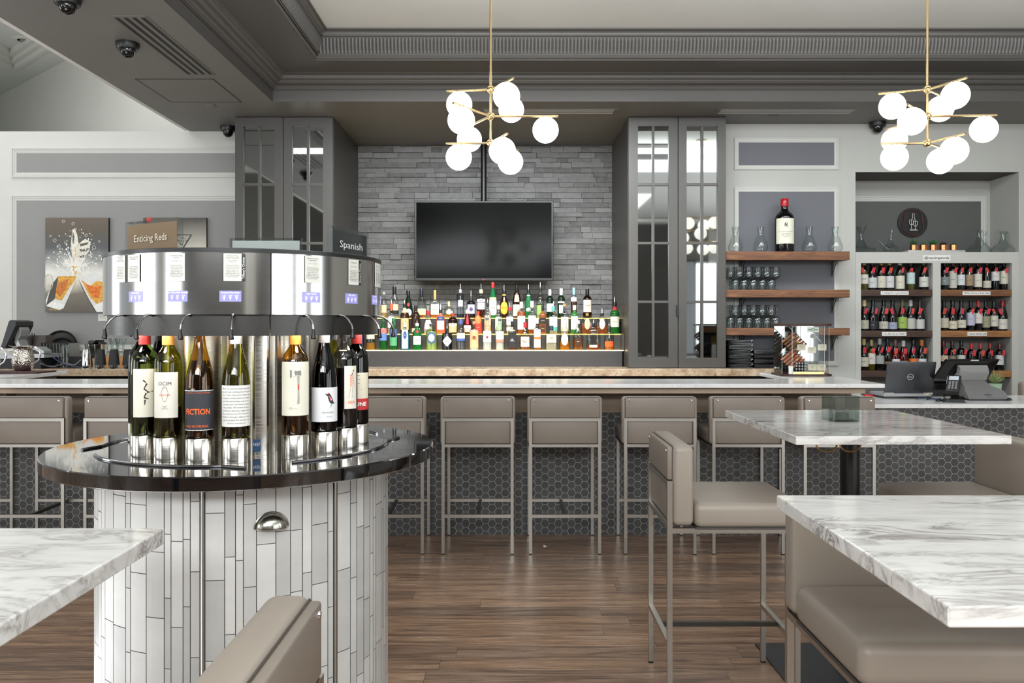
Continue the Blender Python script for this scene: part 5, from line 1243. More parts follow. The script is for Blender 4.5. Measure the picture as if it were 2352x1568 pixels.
# ------------------------------------------------------------------ cigar case
Y=6.12; x0,x1=wx(1803,Y),wx(1912,Y); w=(x1-x0)/2; cxx=(x0+x1)/2; z1=wz(743,Y); Hc=z1-ZB
t=thing('cigar_case','clear display case of cigars with dark wood top and base on the bar end','display case',(cxx,Y+.14,ZB))
ch=.055; D=.26
def octo(w,d,c): return [(-w,-d+c),(-w+c,-d),(w-c,-d),(w,-d+c),(w,d),(-w,d)]
WD=wood('mahogany',[(40,22,14),(60,34,24),(78,46,32)],(4,4,20))
G().prism(octo(w+.016,D/2+.012,ch),0,.016,'z').make('base_board',WD,t,bevel=.003)
G().prism(octo(w+.016,D/2+.012,ch),Hc-.018,Hc,'z').make('top_board',WD,t,bevel=.003)
g=G(); P=octo(w,D/2,ch)
for i in range(4):
    a,b_=P[i-1 if 0 else i],P[(i+1)]
    if i<3: g.add([(a[0],a[1],.017),(b_[0],b_[1],.017),(b_[0],b_[1],Hc-.019),(a[0],a[1],Hc-.019)],[(0,1,2,3)])
g.add([(-w,-D/2+ch,.017),(-w,D/2,.017),(-w,D/2,Hc-.019),(-w,-D/2+ch,Hc-.019),(w,-D/2+ch,.017),(w,D/2,.017),(w,D/2,Hc-.019),(w,-D/2+ch,Hc-.019)],[(0,1,2,3),(4,5,6,7)])
g.make('glass_panel',ACRYL,t,fix=False)
for (a,b_) in ((-w,-D/2+ch),(-w+ch,-D/2),(w-ch,-D/2),(w,-D/2+ch)): G().tube([(a,b_,.016),(a,b_,Hc-.018)],.0016,6).make('corner_edge',plain((216,216,212),.2,noise=0),t)
kb=thing('paper_bag','brown kraft paper bag standing behind the cigar case','bag',(wx(1795,7.8),7.8,ZCT+.001)); G().add([(-.05,-.04,0),(.05,-.04,0),(.05,.04,0),(-.05,.04,0),(-.052,-.03,.24),(.045,-.035,.27),(.052,.035,.25),(-.045,.03,.26)],[(0,1,5,4),(1,2,6,5),(2,3,7,6),(3,0,4,7),(3,2,1,0)]).make('bag_body',plain((150,112,72),.8,noise=.1),kb)
tag(G().box(-.03,.03,-.002,.002,0,.15).make('white_card',WHITE,loc=(wx(1797,7.6),7.6,ZCT+.001)),'plain white card between the menu folders and the cigar case','card')
G().box(-w+.004,w-.004,D/2-.006,D/2-.002,.017,Hc-.019).make('mirror_back',MIRROR,t)
G().box(-w+ch,w-ch,-D/2+.002,-D/2+.008,.017,.034).make('gold_strip',plain((214,190,130),.2,metal=1),t)
for zf in (.42,.74): G().box(-w+.01,w-.01,-D/2+.03,D/2-.008,zf*Hc,zf*Hc+.004).make('glass_shelf',ACRYL,t)
g=G()
for q in ((-.07,.14,.06,.02),(.02,.36,.14,.22),(-.12,.36,0,.24)): g.tube([(q[0],-D/2+.06,q[1]),(q[2],-D/2+.06,q[3])],.0025,5)
g.make('divider',CHROME,t)
G().tube([(.018*math.cos(2*PI*k/24),0,.018*math.sin(2*PI*k/24)) for k in range(25)],.0018,6).make('gauge_ring',CHROME,t,smooth=True,loc=(.035,-D/2-.001,Hc*.765))
gd=G().lathe([(.0,0),(.016,0),(.016,.004),(.0,.004)],24).make('hygrometer_dial',plain((206,210,208),.4,noise=0),t,smooth=True,loc=(.035,-D/2+.004,Hc*.765)); gd.rotation_euler=(PI/2,0,0)
gp=G().box(-.042,.042,-.001,0,-.018,.018).make('brand_plate',plain((214,218,208),.5,noise=0),t,loc=(.035,-D/2+.002,Hc*.885))
GRN=plain((96,132,96),.5,noise=0); G().prism([(-.034,.004),(-.012,.004),(-.008,.011),(.008,.011),(.012,.004),(.034,.004),(.034,-.004),(.012,-.004),(.008,-.011),(-.008,-.011),(-.012,-.004),(-.034,-.004)],-.0022,-.0012).make('green_band',GRN,gp)
G().lathe([(0,0),(.006,0)],16,cap1=False).make('band_seal',WHITE,gp,loc=(0,-.0026,0)).rotation_euler=(PI/2,0,0)
cards_=[(-.045,.55),(.03,.50),(.105,.55),(.035,.17),(.10,.17)]
for a,zf in cards_:
    k=G().box(-.031,.031,-.0008,.0008,-.022,.022).make('price_card',PAPERY,t,loc=(a,-D/2+.012,zf*Hc))
    text('HAND ROLLED\nROBUSTO\n$14.00',.008,INKL,k,(0,-.0014,.004),width=.046)
G().box(-w+.03,-w+.062,-D/2+.0,-D/2+.002,.018,.075).make('white_tab',WHITE,t)
r_=random.Random(2); cig=None
def cigar(x,y,z,tilt,turn,col,k,lbl,grp):
    t2=thing('cigar',lbl,'cigar',(cxx+x,Y+.14+y,ZB+z),0,grp); t2.rotation_euler=(0,tilt,turn)
    L=.12; R=.0085
    G().lathe([(0,-L/2),(R*.9,-L/2),(R,-L/2+.01),(R,L/2-.015),(R*.7,L/2-.004),(0,L/2)],12,cap0=False,cap1=False).make('wrapper',col,t2,smooth=True)
    G().lathe([(R+.0005,L*.12),(R+.0005,L*.26)],12,cap0=False,cap1=False).make('paper_band',plain((206,170,90),.4,noise=0) if k%2 else plain((170,40,40),.4,noise=0),t2,smooth=True)
BRN=[plain((150,104,66),.6,noise=.15,nscale=60),plain((120,78,48),.6,noise=.15,nscale=60),plain((176,116,92),.6,noise=.1,nscale=60)]
for k in range(12): cigar(-.13+.018*(k%6)+.004*(k//6),-.085+.02*(k//6),Hc*.44+.115-.0165*(k%6)+.0*(k//6),math.radians(50),0,BRN[k%2],k,'brown cigar leaning in the upper left compartment of the display case','cigars in the upper compartment')
for k in range(10): cigar(-.135+.017*(k%5)+.02*(k//5),-.085+.02*(k//5),.155-.0165*(k%5),math.radians(50),0,BRN[2],k,'reddish cigar leaning in the lower left compartment of the display case','cigars in the lower compartment')
for k in range(16):
    i,j=k%4,k//4
    tt=thing('cigar_tube','dark grey metal cigar tube stacked end-on in the lower compartment','cigar tube',(cxx-.075+.021*i,Y+.14-.05,ZB+.032+.021*j),0,'cigar tubes in the display case')
    G().lathe([(0,-.05),(.009,-.05),(.0095,-.045),(.0095,.05),(0,.05)],12,cap0=False,cap1=False).xf(Matrix.Rotation(-PI/2,4,'X')).make('tube_body',plain((58,58,58),.3,metal=.7,noise=.2,nscale=80),tt,smooth=True)
    G().lathe([(0,-.0505),(.006,-.0505)],10,cap1=False).xf(Matrix.Rotation(-PI/2,4,'X')).make('tube_cap',plain((190,190,186),.4,noise=0),tt,fix=False)
# ------------------------------------------------------------------ built-in wine bookcase
x0,x1=XP1,XN; z_top=wz(579,YP); X=lambda p:wx(p,YP)
zt=wz(604,YP)
t=thing('wine_bookcase','built-in white wine bookcase with two bays below the round sign','bookcase',((x0+x1)/2,YP,0)); cxx=(x0+x1)/2
g=G(); g.box(x0-cxx,x1-cxx,-.006,.02,zt,z_top).box(x0-cxx,X(1977)-cxx,-.006,.02,0,zt).box(X(2142)-cxx,X(2160)-cxx,-.006,.02,0,zt).box(X(2324)-cxx,x1-cxx,-.006,.02,0,zt)
g.make('face_frame',plain((190,190,184),.55,noise=.02),t)
g=G(); g.box(x0-cxx,x1-cxx,.02,YN-YP-.002,z_top-.02,z_top); yb=.40
g.box(x0-cxx,x1-cxx,yb,yb+.012,0,z_top-.02).box(X(1977)-cxx-.012,X(1977)-cxx,.02,yb,0,zt+.06).box(X(2142)-cxx,X(2142)-cxx+.012,.02,yb,0,zt+.06).box(X(2160)-cxx-.012,X(2160)-cxx,.02,yb,0,zt+.06).box(X(2324)-cxx,X(2324)-cxx+.012,.02,yb,0,zt+.06)
g.make('carcass',plain((150,150,146),.6,noise=.03),t)
g=G()
for px in (2137.5,2319): 
    x=X(px)-cxx+.005
    for k in range(40):
        z=.95+k*.032; g.box(x-.001,x,.11,.114,z,z+.004).box(x-.001,x,.3,.304,z,z+.004)
g.make('shelf_pin_holes',BLACKM,t)
bays=((1977,2142,'left'),(2160,2324,'right')); rowsY=((665,680),(759,774),(851,866))
SM={(0,0):SHELFD,(0,1):SHELFD,(0,2):SHELFD,(1,0):SHELFW,(1,1):SHELFL,(1,2):SHELFL}
rn=('top','middle','bottom')
zsh={}
for b_,(pa,pb,bn) in enumerate(bays):
    for r,(ya,yb_) in enumerate(rowsY):
        a,c=X(pa)+.002,X(pb)-.002; z1,z0=wz(ya,YP),wz(yb_,YP); zsh[b_,r]=z1
        s=tag(G().box(a-(a+c)/2,(c-a)/2,.0,.385,z0-z1,0).make('wine_shelf',SM[b_,r],loc=((a+c)/2,YP+.004,z1),bevel=.002),'%s wooden shelf board in the %s bay of the wine bookcase'%(rn[r],bn),'shelf')
def strip(s,px0,px1,py,h,lbl):
    Yf=YP-.002 if h<.05 else YP-.008; w=(wx(px1,Yf)-wx(px0,Yf))/2
    t=thing('shelf_label',lbl,'label',(wx((px0+px1)/2,Yf),Yf,wz(py,Yf))); G().box(-w,w,0,.0012,-h/2,h/2).make('paper_strip',plain((232,232,228),.6,noise=.02),t)
    text(s,h*.62,INK,t,(0,-.0006,0),width=w*1.85,shear=.35 if h<.05 else 0,bold=.012)
YPs=YP
strip('Looking for a good time?',2023,2087,672.5,.034,"white paper strip on the top left shelf lettered 'Looking for a good time?'")
strip('You had me at "Hello"',2026,2082,766.5,.036,"white paper strip on the middle left shelf ending in 'me at Hello'")
strip('Think of it as a fruit salad',2211,2275,673,.034,"white paper strip lettered 'Think of it as a fruit salad'")
strip('Classy dinner gift',2222,2267,766.5,.036,"white paper strip lettered 'Classy dinner gift'")
strip('@tastingsindy',2120,2183,592,.051,"white strip reading '@tastingsindy' on the bookcase top rail")
RT_=plain((206,30,50),.6,noise=.03); RTB=plain((214,58,44),.6,noise=.03)
DGL=plain((12,12,12),.06,noise=0); 
WL=[ # bay,row,x,type,glass,cap,labelrgb,z0,z1,text,trgb,tagdx,desc,tilt
(0,0,1984,'g','clear',(196,176,140),(210,206,196),.2,.5,'WEINHEIM',K,-2,'striped label'),
(0,0,2003.5,'g','d',(16,16,16),(200,202,204),.07,.4,'ESTATE',K,3,'white landscape label'),
(0,0,2024,'g','d',(190,140,50),(206,200,184),.07,.45,'GOLD',(120,80,40),4,'cream label with small brown bird'),
(0,0,2043,'g','d',(186,156,80),(202,202,204),.07,.45,'MAISON',K,3,'plain pale label'),
(0,0,2067,'g','dg',(210,212,214),(206,204,186),.04,.46,'CHABLIS',(160,140,40),6,'arched cream and yellow label'),
(0,0,2092,'b','clear',(30,30,30),(186,206,206),.2,.57,'ALBA',(60,90,100),1,'sea-blue picture label on clear glass'),
(0,0,2122,'g','d',(90,86,50),(204,202,196),.1,.42,'DOMAINE',K,2,'square white label, apart from the others'),
(0,1,1985,'g','d',(206,186,130),(176,174,156),.06,.34,'CRU',K,4,'olive-grey label with crest'),
(0,1,2005,'g','d',(22,26,38),(34,38,52),.05,.32,'RIOJA',(200,160,110),7,'dark label with small gold crest'),
(0,1,2029.5,'g','d',(14,14,14),(186,182,168),.06,.30,'PINOT',K,6,'beige horizontal label'),
(0,1,2050,'g','d',(14,14,14),(150,158,182),.05,.27,'NOIR',K,-1,'pale blue label'),
(0,1,2072.5,'g','dg',(90,84,40),(150,176,86),.07,.44,'VERDE',(40,60,20),1,'lime green label'),
(0,1,2091.5,'g','d',(170,172,170),(180,182,172),.06,.40,'',K,5,'grey capsule and pencil-drawn label'),
(0,1,2112.5,'g','d',(50,30,26),(190,190,186),.06,.37,'',K,2,'brown capsule and square engraved label'),
(0,2,1984,'g','d',(180,164,100),(196,192,172),.12,.42,'FAIRVIEW',K,2,'cream label with tree drawing'),
(0,2,2001.5,'b','y',(176,156,110),(206,202,190),.20,.56,'SANTA\nRITA',(150,90,80),4,'pale glass and long cream label'),
(0,2,2020.5,'g','d',(170,172,172),(150,154,150),.2,.46,'',K,5,'white capsule and octagonal grey label'),
(0,2,2038.5,'g','d',(14,16,24),(90,60,40),.18,.28,'GRAND',(220,190,120),3,'thin gold band label'),
(0,2,2056.5,'g','rose',(110,80,70),(214,208,210),.2,.37,'FICTION',(110,20,70),2,"white label lettered 'FICTION' in purple"),
(0,2,2075,'g','rose',(200,200,198),(140,136,130),.18,.32,'ROSE',(220,210,200),4,'rose glass and white capsule'),
(0,2,2098,'g','d',(16,16,16),(214,110,40),.16,.38,'SKIN',(236,236,232),1,"orange label lettered 'SKIN' in white"),
(0,2,2117,'g','d',(206,120,40),(206,204,206),.18,.38,'Curly',(90,80,90),7,'orange capsule and pale script label'),
(1,0,2169,'g','d',(14,14,14),(120,132,130),.16,.42,'SURF',(210,214,210),5,'grey-green wave label'),
(1,0,2188.5,'b','d',(80,14,18),(190,188,178),.06,.62,'CHATEAU',K,6,'tall two-part cream label'),
(1,0,2207,'b','d',(14,14,14),(206,212,214),.16,.50,'AGAVE',(60,100,150),3,'white label with blue plant'),
(1,0,2226,'b','d',(14,14,14),(150,130,106),.14,.50,'CYRUS',(40,30,26),3,'brown city picture label'),
(1,0,2246,'b','d',(70,14,20),(206,202,190),.10,.53,'PALMA',(120,110,60),5,'cream label with palm tree'),
(1,0,2267,'b','d',(20,18,18),(196,190,176),.07,.30,'VINO',K,0,'low beige label'),
(1,0,2286,'b','d',(14,14,14),(208,208,206),.30,.60,'FREAK',(170,40,50),2,'white label placed high on the bottle'),
(1,0,2306,'b','d',(20,18,20),(206,202,184),.2,.62,'MERLOT',(60,60,40),5,'cream label with oval estate drawing'),
(1,1,2168,'g','d',(24,24,28),(196,190,168),.09,.41,'J',K,2,'cream label with black figure'),
(1,1,2188,'g','d',(22,22,22),(204,198,176),.06,.32,'Reserve',(90,70,50),1,'wide cream script label'),
(1,1,2208,'g','d',(20,22,20),(202,198,180),.09,.35,'Vina\nde Lux',(90,70,50),3,'cream two-line script label'),
(1,1,2229.5,'b','d',(12,12,14),(184,186,204),.17,.60,'ROCCA',K,4,'lavender label with blue stripe'),
(1,1,2247,'b','d',(186,30,36),(212,206,200),.24,.58,'ROSSO',(190,40,40),5,'red capsule and red-squared white label'),
(1,1,2264,'b','d',(12,12,12),(150,146,120),.1,.48,'OR',(40,30,26),6,'narrow ornate label'),
(1,1,2283,'b','d',(18,24,30),(206,202,188),.14,.50,'AZIENDA',K,0,'cream label with mountain crest'),
(1,1,2303,'g','d',(150,28,34),(210,206,198),.05,.38,'RIESLING',K,-4,'red capsule and domed white label, last,'),
(1,2,2167,'g','d',(96,34,28),(196,180,150),.30,.50,'',K,5,'brown capsule and picture label'),
(1,2,2187,'b','d',(60,26,22),(120,112,96),.2,.5,'',K,4,'dark brown capsule with round seal'),
(1,2,2208,'b','d',(18,16,14),(190,196,186),.30,.52,'',K,9,'black capsule and pale mountain label'),
(1,2,2231,'b','d',(190,40,36),(150,140,120),.1,.3,'',K,6,'bright red capsule, left of two'),
(1,2,2252,'b','d',(190,40,36),(150,140,120),.1,.3,'',K,5,'bright red capsule, right of two'),
(1,2,2274,'b','d',(150,34,34),(150,140,120),.1,.3,'',K,3,'darker red capsule above the till screen'),
(1,2,2296,'b','d',(96,26,26),(204,204,206),.20,.56,'1 EN\nBAROLO',K,8,'grey-white label beside the till screen'),
]
CLW=glass((200,200,170),(90,86,50),.8,.03); YW_=glass((206,198,140),(90,86,40),.8,.03); RS=glass((210,120,110),(90,40,36),.7,.03); DGG=plain((20,26,14),.08,noise=0)
GM={'d':DGL,'dg':DGG,'clear':CLW,'y':YW_,'rose':RS}
for i,(b_,r,px,ty,gm,cap,lr,z0,z1,tx,tc_,tdx,desc) in enumerate(WL):
    Y=YP+.10; s=F/Y; z=zsh[b_,r]; 
    hp={(0,0):71,(0,1):70,(0,2):70,(1,0):71,(1,1):69.5,(1,2):68}[b_,r]+{'g':0,'b':-1}[ty]
    if (b_,r)==(1,2) and 2225<px: hp=62
    if (b_,r)==(0,2): hp=[72,70,73,74,70,68,71,70][[w[2] for w in WL if w[0]==0 and w[1]==2].index(px)]
    R=(10.3 if ty=='g' else 9)/s
    t=bottle('wine_bottle','wine bottle with %s, %s shelf of the %s bay'%(desc,rn[r],bays[b_][2]),'wine bottles in the bookcase',(wx(px,Y),Y,z),hp/s,R,'burgundy' if ty=='g' else 'bordeaux',(0,0,0),None if gm in('d','dg') else liquid({'clear':(214,206,150),'y':(206,200,140),'rose':(220,130,110)}[gm],.45),.62,cap,.2,0,[(z0,z1,1.25,lr,tx,tc_,.009)],gl=GM[gm],n=20,cat='wine bottle')
    if i in (4,): pass
    rr_=random.Random(i); ang=math.radians(rr_.choice([4,10,18,8,14])*(1 if tdx>0 else -1)); hw,hh=.0135*(1 if i%4 else .8),.026
    H=hp/s; cx_,cz=tdx/s,H*.63+.004*rr_.random(); yy=-R*.86-.004
    pts=[(-hw,-hh),(hw,-hh),(hw,hh),(-hw,hh)]; pts=[(cx_+a*math.cos(ang)+b2*math.sin(ang),yy,cz-a*math.sin(ang)*0+b2*math.cos(ang)) for a,b2 in [(p[0],-0+p[1]) for p in pts]]
    pts=[(p[0]-2*(0)*1,p[1],p[2]) for p in pts]
    tg=G().quad(*pts).make('price_tag',RTB if i%3==0 else RT_,t,fix=False)
    g=G(); 
    for k in range(3):
        zz=cz+hh*(.3-.4*k); g.box(cx_-hw*.6+(.3-.4*k)*hh*math.sin(ang),cx_+hw*.5+(.3-.4*k)*hh*math.sin(ang),yy-.0006,yy-.0004,zz,zz+.0016)
    g.make('handwriting',plain((120,16,30),.6,noise=0),tg)
    G().tube([(cx_+hh*math.sin(ang)*.8,yy,cz+hh*.8),(cx_*.5,-R*.5,H*.76),(0,-R*.42,H*.80),(-R*.3,-R*.1,H*.79)],.0007,4).make('string',plain((190,180,160),.6,noise=0),t)
# ------------------------------------------------------------------ alcove ledge items
YA=YP+.13; ZTA=z_top
s=F/(YN-.01)
sg=thing('round_sign','round black sign with white bottle and two glasses line emblem in a red outline','sign',(wx(2096.5,YN-.02),YN-.02,wz(511,YN-.02))); Rg=34/s
G().lathe([(0,0),(Rg,0),(Rg,.012),(0,.012)],48,cap0=False,cap1=False).xf(Matrix.Rotation(-PI/2,4,'X')).make('disc',BLACK,sg)
def line(parent,pts,r,m,n_,closed=False,sc_=1.0):
    q=[((a-2096.5)/s,-.0125 if 0 else -.0145,(511-b_)/s) for a,b_ in pts]
    g=G(); 
    if closed: q.append(q[0])
    g.tube(q,r,5); return g.make(n_,m,parent)
zx=lambda a,b_:(1950+a/5.851,460+b_/5.851)
sgm=plain((226,226,222),.5,noise=0)
for o in (sg.children[0],): o.location=(0,0,0)
line(sg,[zx(*p) for p in ((755,143),(770,138),(935,138),(955,150),(975,260),(997,380),(990,410),(960,435),(880,470),(850,470),(745,420),(725,400),(717,370),(740,200),(748,150))],.0022,plain((120,30,34),.5,noise=0),'red_outline',True)
line(sg,[zx(878,470),zx(876,498)],.0022,plain((120,30,34),.5,noise=0),'red_outline')
line(sg,[zx(*p) for p in ((843,238),(843,180),(867,180),(867,238),(880,262),(882,290))],.0026,sgm,'bottle_outline')
line(sg,[zx(*p) for p in ((843,238),(832,262),(832,330))],.0026,sgm,'bottle_outline')
line(sg,[zx(*p) for p in ((802,266),(858,266),(857,305),(848,325),(830,332),(812,325),(802,305))],.0026,sgm,'glass_outline',True)
line(sg,[zx(830,266),zx(830,395)],.0026,sgm,'glass_stem')
line(sg,[zx(*p) for p in ((855,283),(911,283),(910,322),(900,345),(883,352),(866,345),(856,322))],.0026,sgm,'glass_outline',True)
line(sg,[zx(883,283),zx(883,395)],.0026,sgm,'glass_stem')
line(sg,[zx(806,402),zx(830,392),zx(883,392),zx(912,402)],.0026,sgm,'glass_foot'); line(sg,[zx(806,403),zx(912,403)],.0026,sgm,'glass_foot')
tag(G().rbox(wx(2079,YA),wx(2210,YA),YA-.06,YA+.07,ZTA,ZTA+.026,.006,2).make('marble_slab',MARBLE2,smooth=True),'pale marble slab under the row of copper plant pots','slab')
LG=[plain((60,96,60),.5,noise=.2,nscale=50),plain((90,116,96),.5,noise=.2,nscale=50),plain((46,104,54),.4,noise=.2,nscale=50),plain((66,44,48),.5,noise=.2,nscale=50),plain((80,100,70),.5,noise=.2,nscale=50)]
pl=['spiky green succulent in a copper pot at the left end of the slab','pale wispy succulent in a copper pot, second from left','bright green broad-leafed succulent in the middle copper pot','dark purple succulent in a copper pot, fourth from left','low dusty green succulent in a copper pot at the right end']
def leafy(g,n,L,W,z0,up,rr):
    for k in range(n):
        a=k*2.399+rr.uniform(-.2,.2); e=up*(.35+.65*k/n)+rr.uniform(-.1,.1); d=Vector((math.cos(a)*math.cos(e),math.sin(a)*math.cos(e),math.sin(e))); u=Vector((-math.sin(a),math.cos(a),0)); nn=d.cross(u)
        l=L*rr.uniform(.7,1.05); b0=Vector((0,0,z0))
        P=[b0+u*W*.5,b0-u*W*.5,b0+d*l*.45-u*W+nn*W*.3,b0+d*l+Vector((0,0,-.0)),b0+d*l*.45+u*W+nn*W*.3,b0+d*l*.4-nn*W*.5]
        g.add(P,[(0,5,4),(0,1,5),(1,2,5),(2,3,5),(3,4,5)])
for k,px in enumerate((2098.5,2121,2143.5,2167,2190.5)):
    t=thing('potted_succulent',pl[k],'potted plant',(wx(px,YA),YA,ZTA+.0265),k,'copper-potted succulents'); r_=random.Random(k)
    G().lathe([(.030,0),(.034,.004),(.0355,.052),(.033,.052),(.032,.044),(0,.044)],28,cap0=True,cap1=False).make('copper_pot',COPPER,t,smooth=True)
    g=G(); leafy(g,[34,40,24,36,40][k],[.085,.07,.075,.05,.052][k],[.0045,.0035,.009,.008,.006][k],.044,[1.3,1.35,1.1,1.2,1.1][k],r_); g.make('leaves',LG[k],t,fix=False)
# designer decanters on the alcove ledge
def decant(px,py_top,prof,label,Y=YA,tilt=0,n=36):
    o=G().lathe(prof,n,cap0=False,cap1=False).make('glass_decanter',CLEAR,smooth=True,loc=(wx(px,Y),Y,ZTA+.001)); o.rotation_euler=(0,tilt,0)
    return tag(o,label,'decanter')
s_=F/YA
q=lambda L:[(r/s_,z/s_) for r,z in L]
decant(1978,518,q([(0,2),(20,0),(30,2),(32,6),(30,10),(14,14),(7,26),(3.5,36),(5,46),(12,62),(11.4,62),(4.5,46),(3,36),(6.5,26),(13,13.5)]),'wide-based hourglass glass decanter at the left end of the alcove ledge')
t=thing('duck_decanter','duck-shaped glass decanter with slanting tail spout, left of the plants','decanter',(wx(2046,YA),YA,ZTA+.001))
G().lathe(q([(0,1),(10,0),(15,3),(17,8),(15,14),(9,20),(0,23)]),32,cap0=False,cap1=False).make('body',CLEAR,t,smooth=True)
G().tube([Vector((-2,0,14))/s_,Vector((-1,0,26))/s_,Vector((0,0,34))/s_,Vector((1.5,0,46))/s_,Vector((3,0,56))/s_],[10/s_,5.5/s_,3.4/s_,3.0/s_,4/s_],18).make('neck',CLEAR,t,smooth=True)
G().tube([Vector((-8,0,9))/s_,Vector((-16,0,15))/s_,Vector((-26,0,27))/s_,Vector((-38,0,36))/s_],[8/s_,5/s_,2.4/s_,.8/s_],14).make('tail_spout',CLEAR,t,smooth=True)
decant(2249,528,q([(0,1),(16,0),(22,3),(24,9),(18,17),(9,26),(5,36),(4,44),(8,53),(7.5,53),(3.5,44),(4.5,36),(8.5,26)]),'tall flared glass decanter just right of the plants')
decant(2262,520,q([(0,1),(8,0),(14,4),(13,9),(5,22),(2.5,34),(3,50),(5,53),(4.6,53),(2.4,34),(4.6,22)]),'slim glass decanter standing behind the tall flared one',Y=YA+.12)
decant(2303,528,q([(0,1),(18,0),(24,4),(26,9),(20,15),(10,22),(6,32),(5.5,40),(9,50),(8.5,50),(5,40),(5.4,32),(9.5,22)]),'low wide glass decanter at the right end of the alcove ledge',tilt=.04)
# ------------------------------------------------------------------ till desk: laptop, till, card reader, printer
def on_desk(px,py): Y=(HZ-ZD)*F/(py-HY); return wx(px,Y),Y
Y=6.2; xc=wx(2068,Y); S=Y/F
t=thing('laptop','open grey laptop seen from behind with round lid emblem','laptop',(xc,6.08,ZD+.002)); w=55*S
GREYL=brushed('laptop_lid',(96,98,102),.35,'x')
G().box(-w,w,-.0,-.23 if 0 else .24,.012,.034).make('keyboard_base',plain((170,172,176),.4,noise=0),t,bevel=.003)
G().box(-w+.01,w-.01,.01,.23,0,.012).make('underside',BLACK,t)
lid=G().rbox(-w,w,-.006,.006,.0,.235,.006,2).make('lid',GREYL,t,smooth=True,loc=(0,.0,.036)); lid.rotation_euler=(math.radians(14),0,math.radians(0)); lid.scale=(1,1,1)
ring=G().lathe([(.0225,0),(.0225,.001),(.019,.001),(.019,0)],32,cap0=False,cap1=False).xf(Matrix.Rotation(PI/2,4,'X')).make('emblem_ring',plain((190,192,196),.3,noise=0),lid,loc=(.0,-.0065,.125),fix=False)
text('DELL',.014,plain((190,192,196),.3,noise=0),lid,(0,-.0072,.125),width=.028,bold=.02)
G().box(-w,-w*.6,-.008,.004,.034,.04).make('hinge',CHROME,t); G().box(w*.6,w,-.008,.004,.034,.04).make('hinge',CHROME,t)
g=G(); g.box(.12,.128,-.003,-.001,.026,.030).box(.137,.145,-.003,-.001,.026,.03); g.make('status_light',plain((230,190,60),.4,emit=(255,200,60),es=1.2,noise=0),t)
# till
Y=5.98; S=Y/F; xc=wx(2248,Y)
t=thing('till_terminal','black touch-screen till on a curved grey stand, seen from behind','till',(xc,Y,ZD+.001))
loc=lambda px,py:((px-CX)/F*Y-xc,(HY-py)/F*Y+HZ-ZD-.001)
def poly3(name,pts,y0,y1,m,par=t,**k):
    P=[loc(*p) for p in pts]; return G().prism(P,y0,y1,'y').make(name,m,par,**k)
poly3('foot',[(2216,912),(2310,912),(2318,919),(2214,919)],-.05,.16,BLACK)
GS=plain((112,112,112),.38,noise=.03,spec=.5)
# stand: swept sheet
def sheet(name,rows_,m,th=.012):
    g=G(); n=len(rows_)
    vs=[]
    for (xa,xb,py,y) in rows_:
        a=loc(xa,py); b_=loc(xb,py); vs+=[(a[0],y,a[1]),(b_[0],y,b_[1]),(b_[0],y+th,b_[1]),(a[0],y+th,a[1])]
    fs=[]
    for i in range(n-1):
        for k in range(4): fs.append((i*4+k,i*4+(k+1)%4,(i+1)*4+(k+1)%4,(i+1)*4+k))
    fs+=[(0,3,2,1),(n*4-4,n*4-3,n*4-2,n*4-1)]
    g.add(vs,fs); return g.make(name,m,t,smooth=True)
sheet('curved_foot',[(2215,2302,915,-.075),(2210,2298,912,-.08),(2208,2299,905,-.078),(2206,2295,897,-.066),(2207,2284,890,-.05),(2208,2268,884,-.03),(2206,2262,876,-.018),(2203,2257,868,-.012),(2204,2250,863,-.01)],GS,.05)
sheet('hinge_cover',[(2188,2262,872,-.02),(2193,2263,862,-.035),(2198,2264,855,-.045),(2199,2263,845,-.04),(2197,2264,838,-.02)],plain((136,136,136),.35,noise=.03),.05)
g=G(); A=[loc(*p) for p in ((2151,870),(2173,824),(2294,824),(2268,884))]; 
yy=[.03,-.02,-.02,.03]; vs=[(a[0],y,a[1]) for a,y in zip(A,yy)]+[(a[0],y+.035,a[1]) for a,y in zip(A,yy)]
scr=g.add(vs,[(0,1,2,3),(7,6,5,4),(0,4,5,1),(1,5,6,2),(2,6,7,3),(3,7,4,0)]).make('screen_back',BLACKG,t,bevel=.006)
G().box(-.028,.028,-.003,-.001,-.004,.004).make('top_glint',plain((190,190,190),.3,noise=0),t,loc=(loc(2234,826)[0],-.026,loc(2234,827)[1]))
text('micros',.012,BLACK,t,(loc(2255,904)[0],-.0795,loc(2255,904)[1]),width=.048,bold=.03); text('ORACLE',.009,plain((50,50,50),.5,noise=0),t,(loc(2258,908.5)[0],-.0815,loc(2258,908.5)[1]),width=.044)
# card reader
Y=5.80; S=Y/F; xc=wx(2190,Y); 
t=thing('card_reader','small black card payment terminal on a stand before the till','card reader',(xc,Y,ZD+.001),math.radians(-18))
G().prism([(-.07,0),(.07,0),(.055,.018),(-.055,.018)],-.05,.05,'y').make('stand_foot',BLACK,t)
G().box(-.022,.03,-.03,.02,.018,.09).make('stand_post',BLACKG,t)
bd_=G().rbox(-.042,.042,-.085,.085,-.02,.02,.008,3).make('reader_body',BLACK,t,smooth=True,loc=(-.0,-.0,.115)); bd_.rotation_euler=(math.radians(38),0,math.radians(-16))
G().box(-.03,.03,.03,.07,.0202,.0215).make('reader_screen',plain((190,196,206),.2,noise=0),bd_)
g=G()
for i in range(4):
    for j in range(3): g.box(-.026+.02*j,-.014+.02*j,-.06+.02*i,-.048+.02*i,.0202,.0235)
g.make('keypad',plain((150,150,150),.4,noise=0),bd_)
G().box(-.043,-.0415,-.0,.07,-.014,.014).make('side_label',WHITE,bd_)
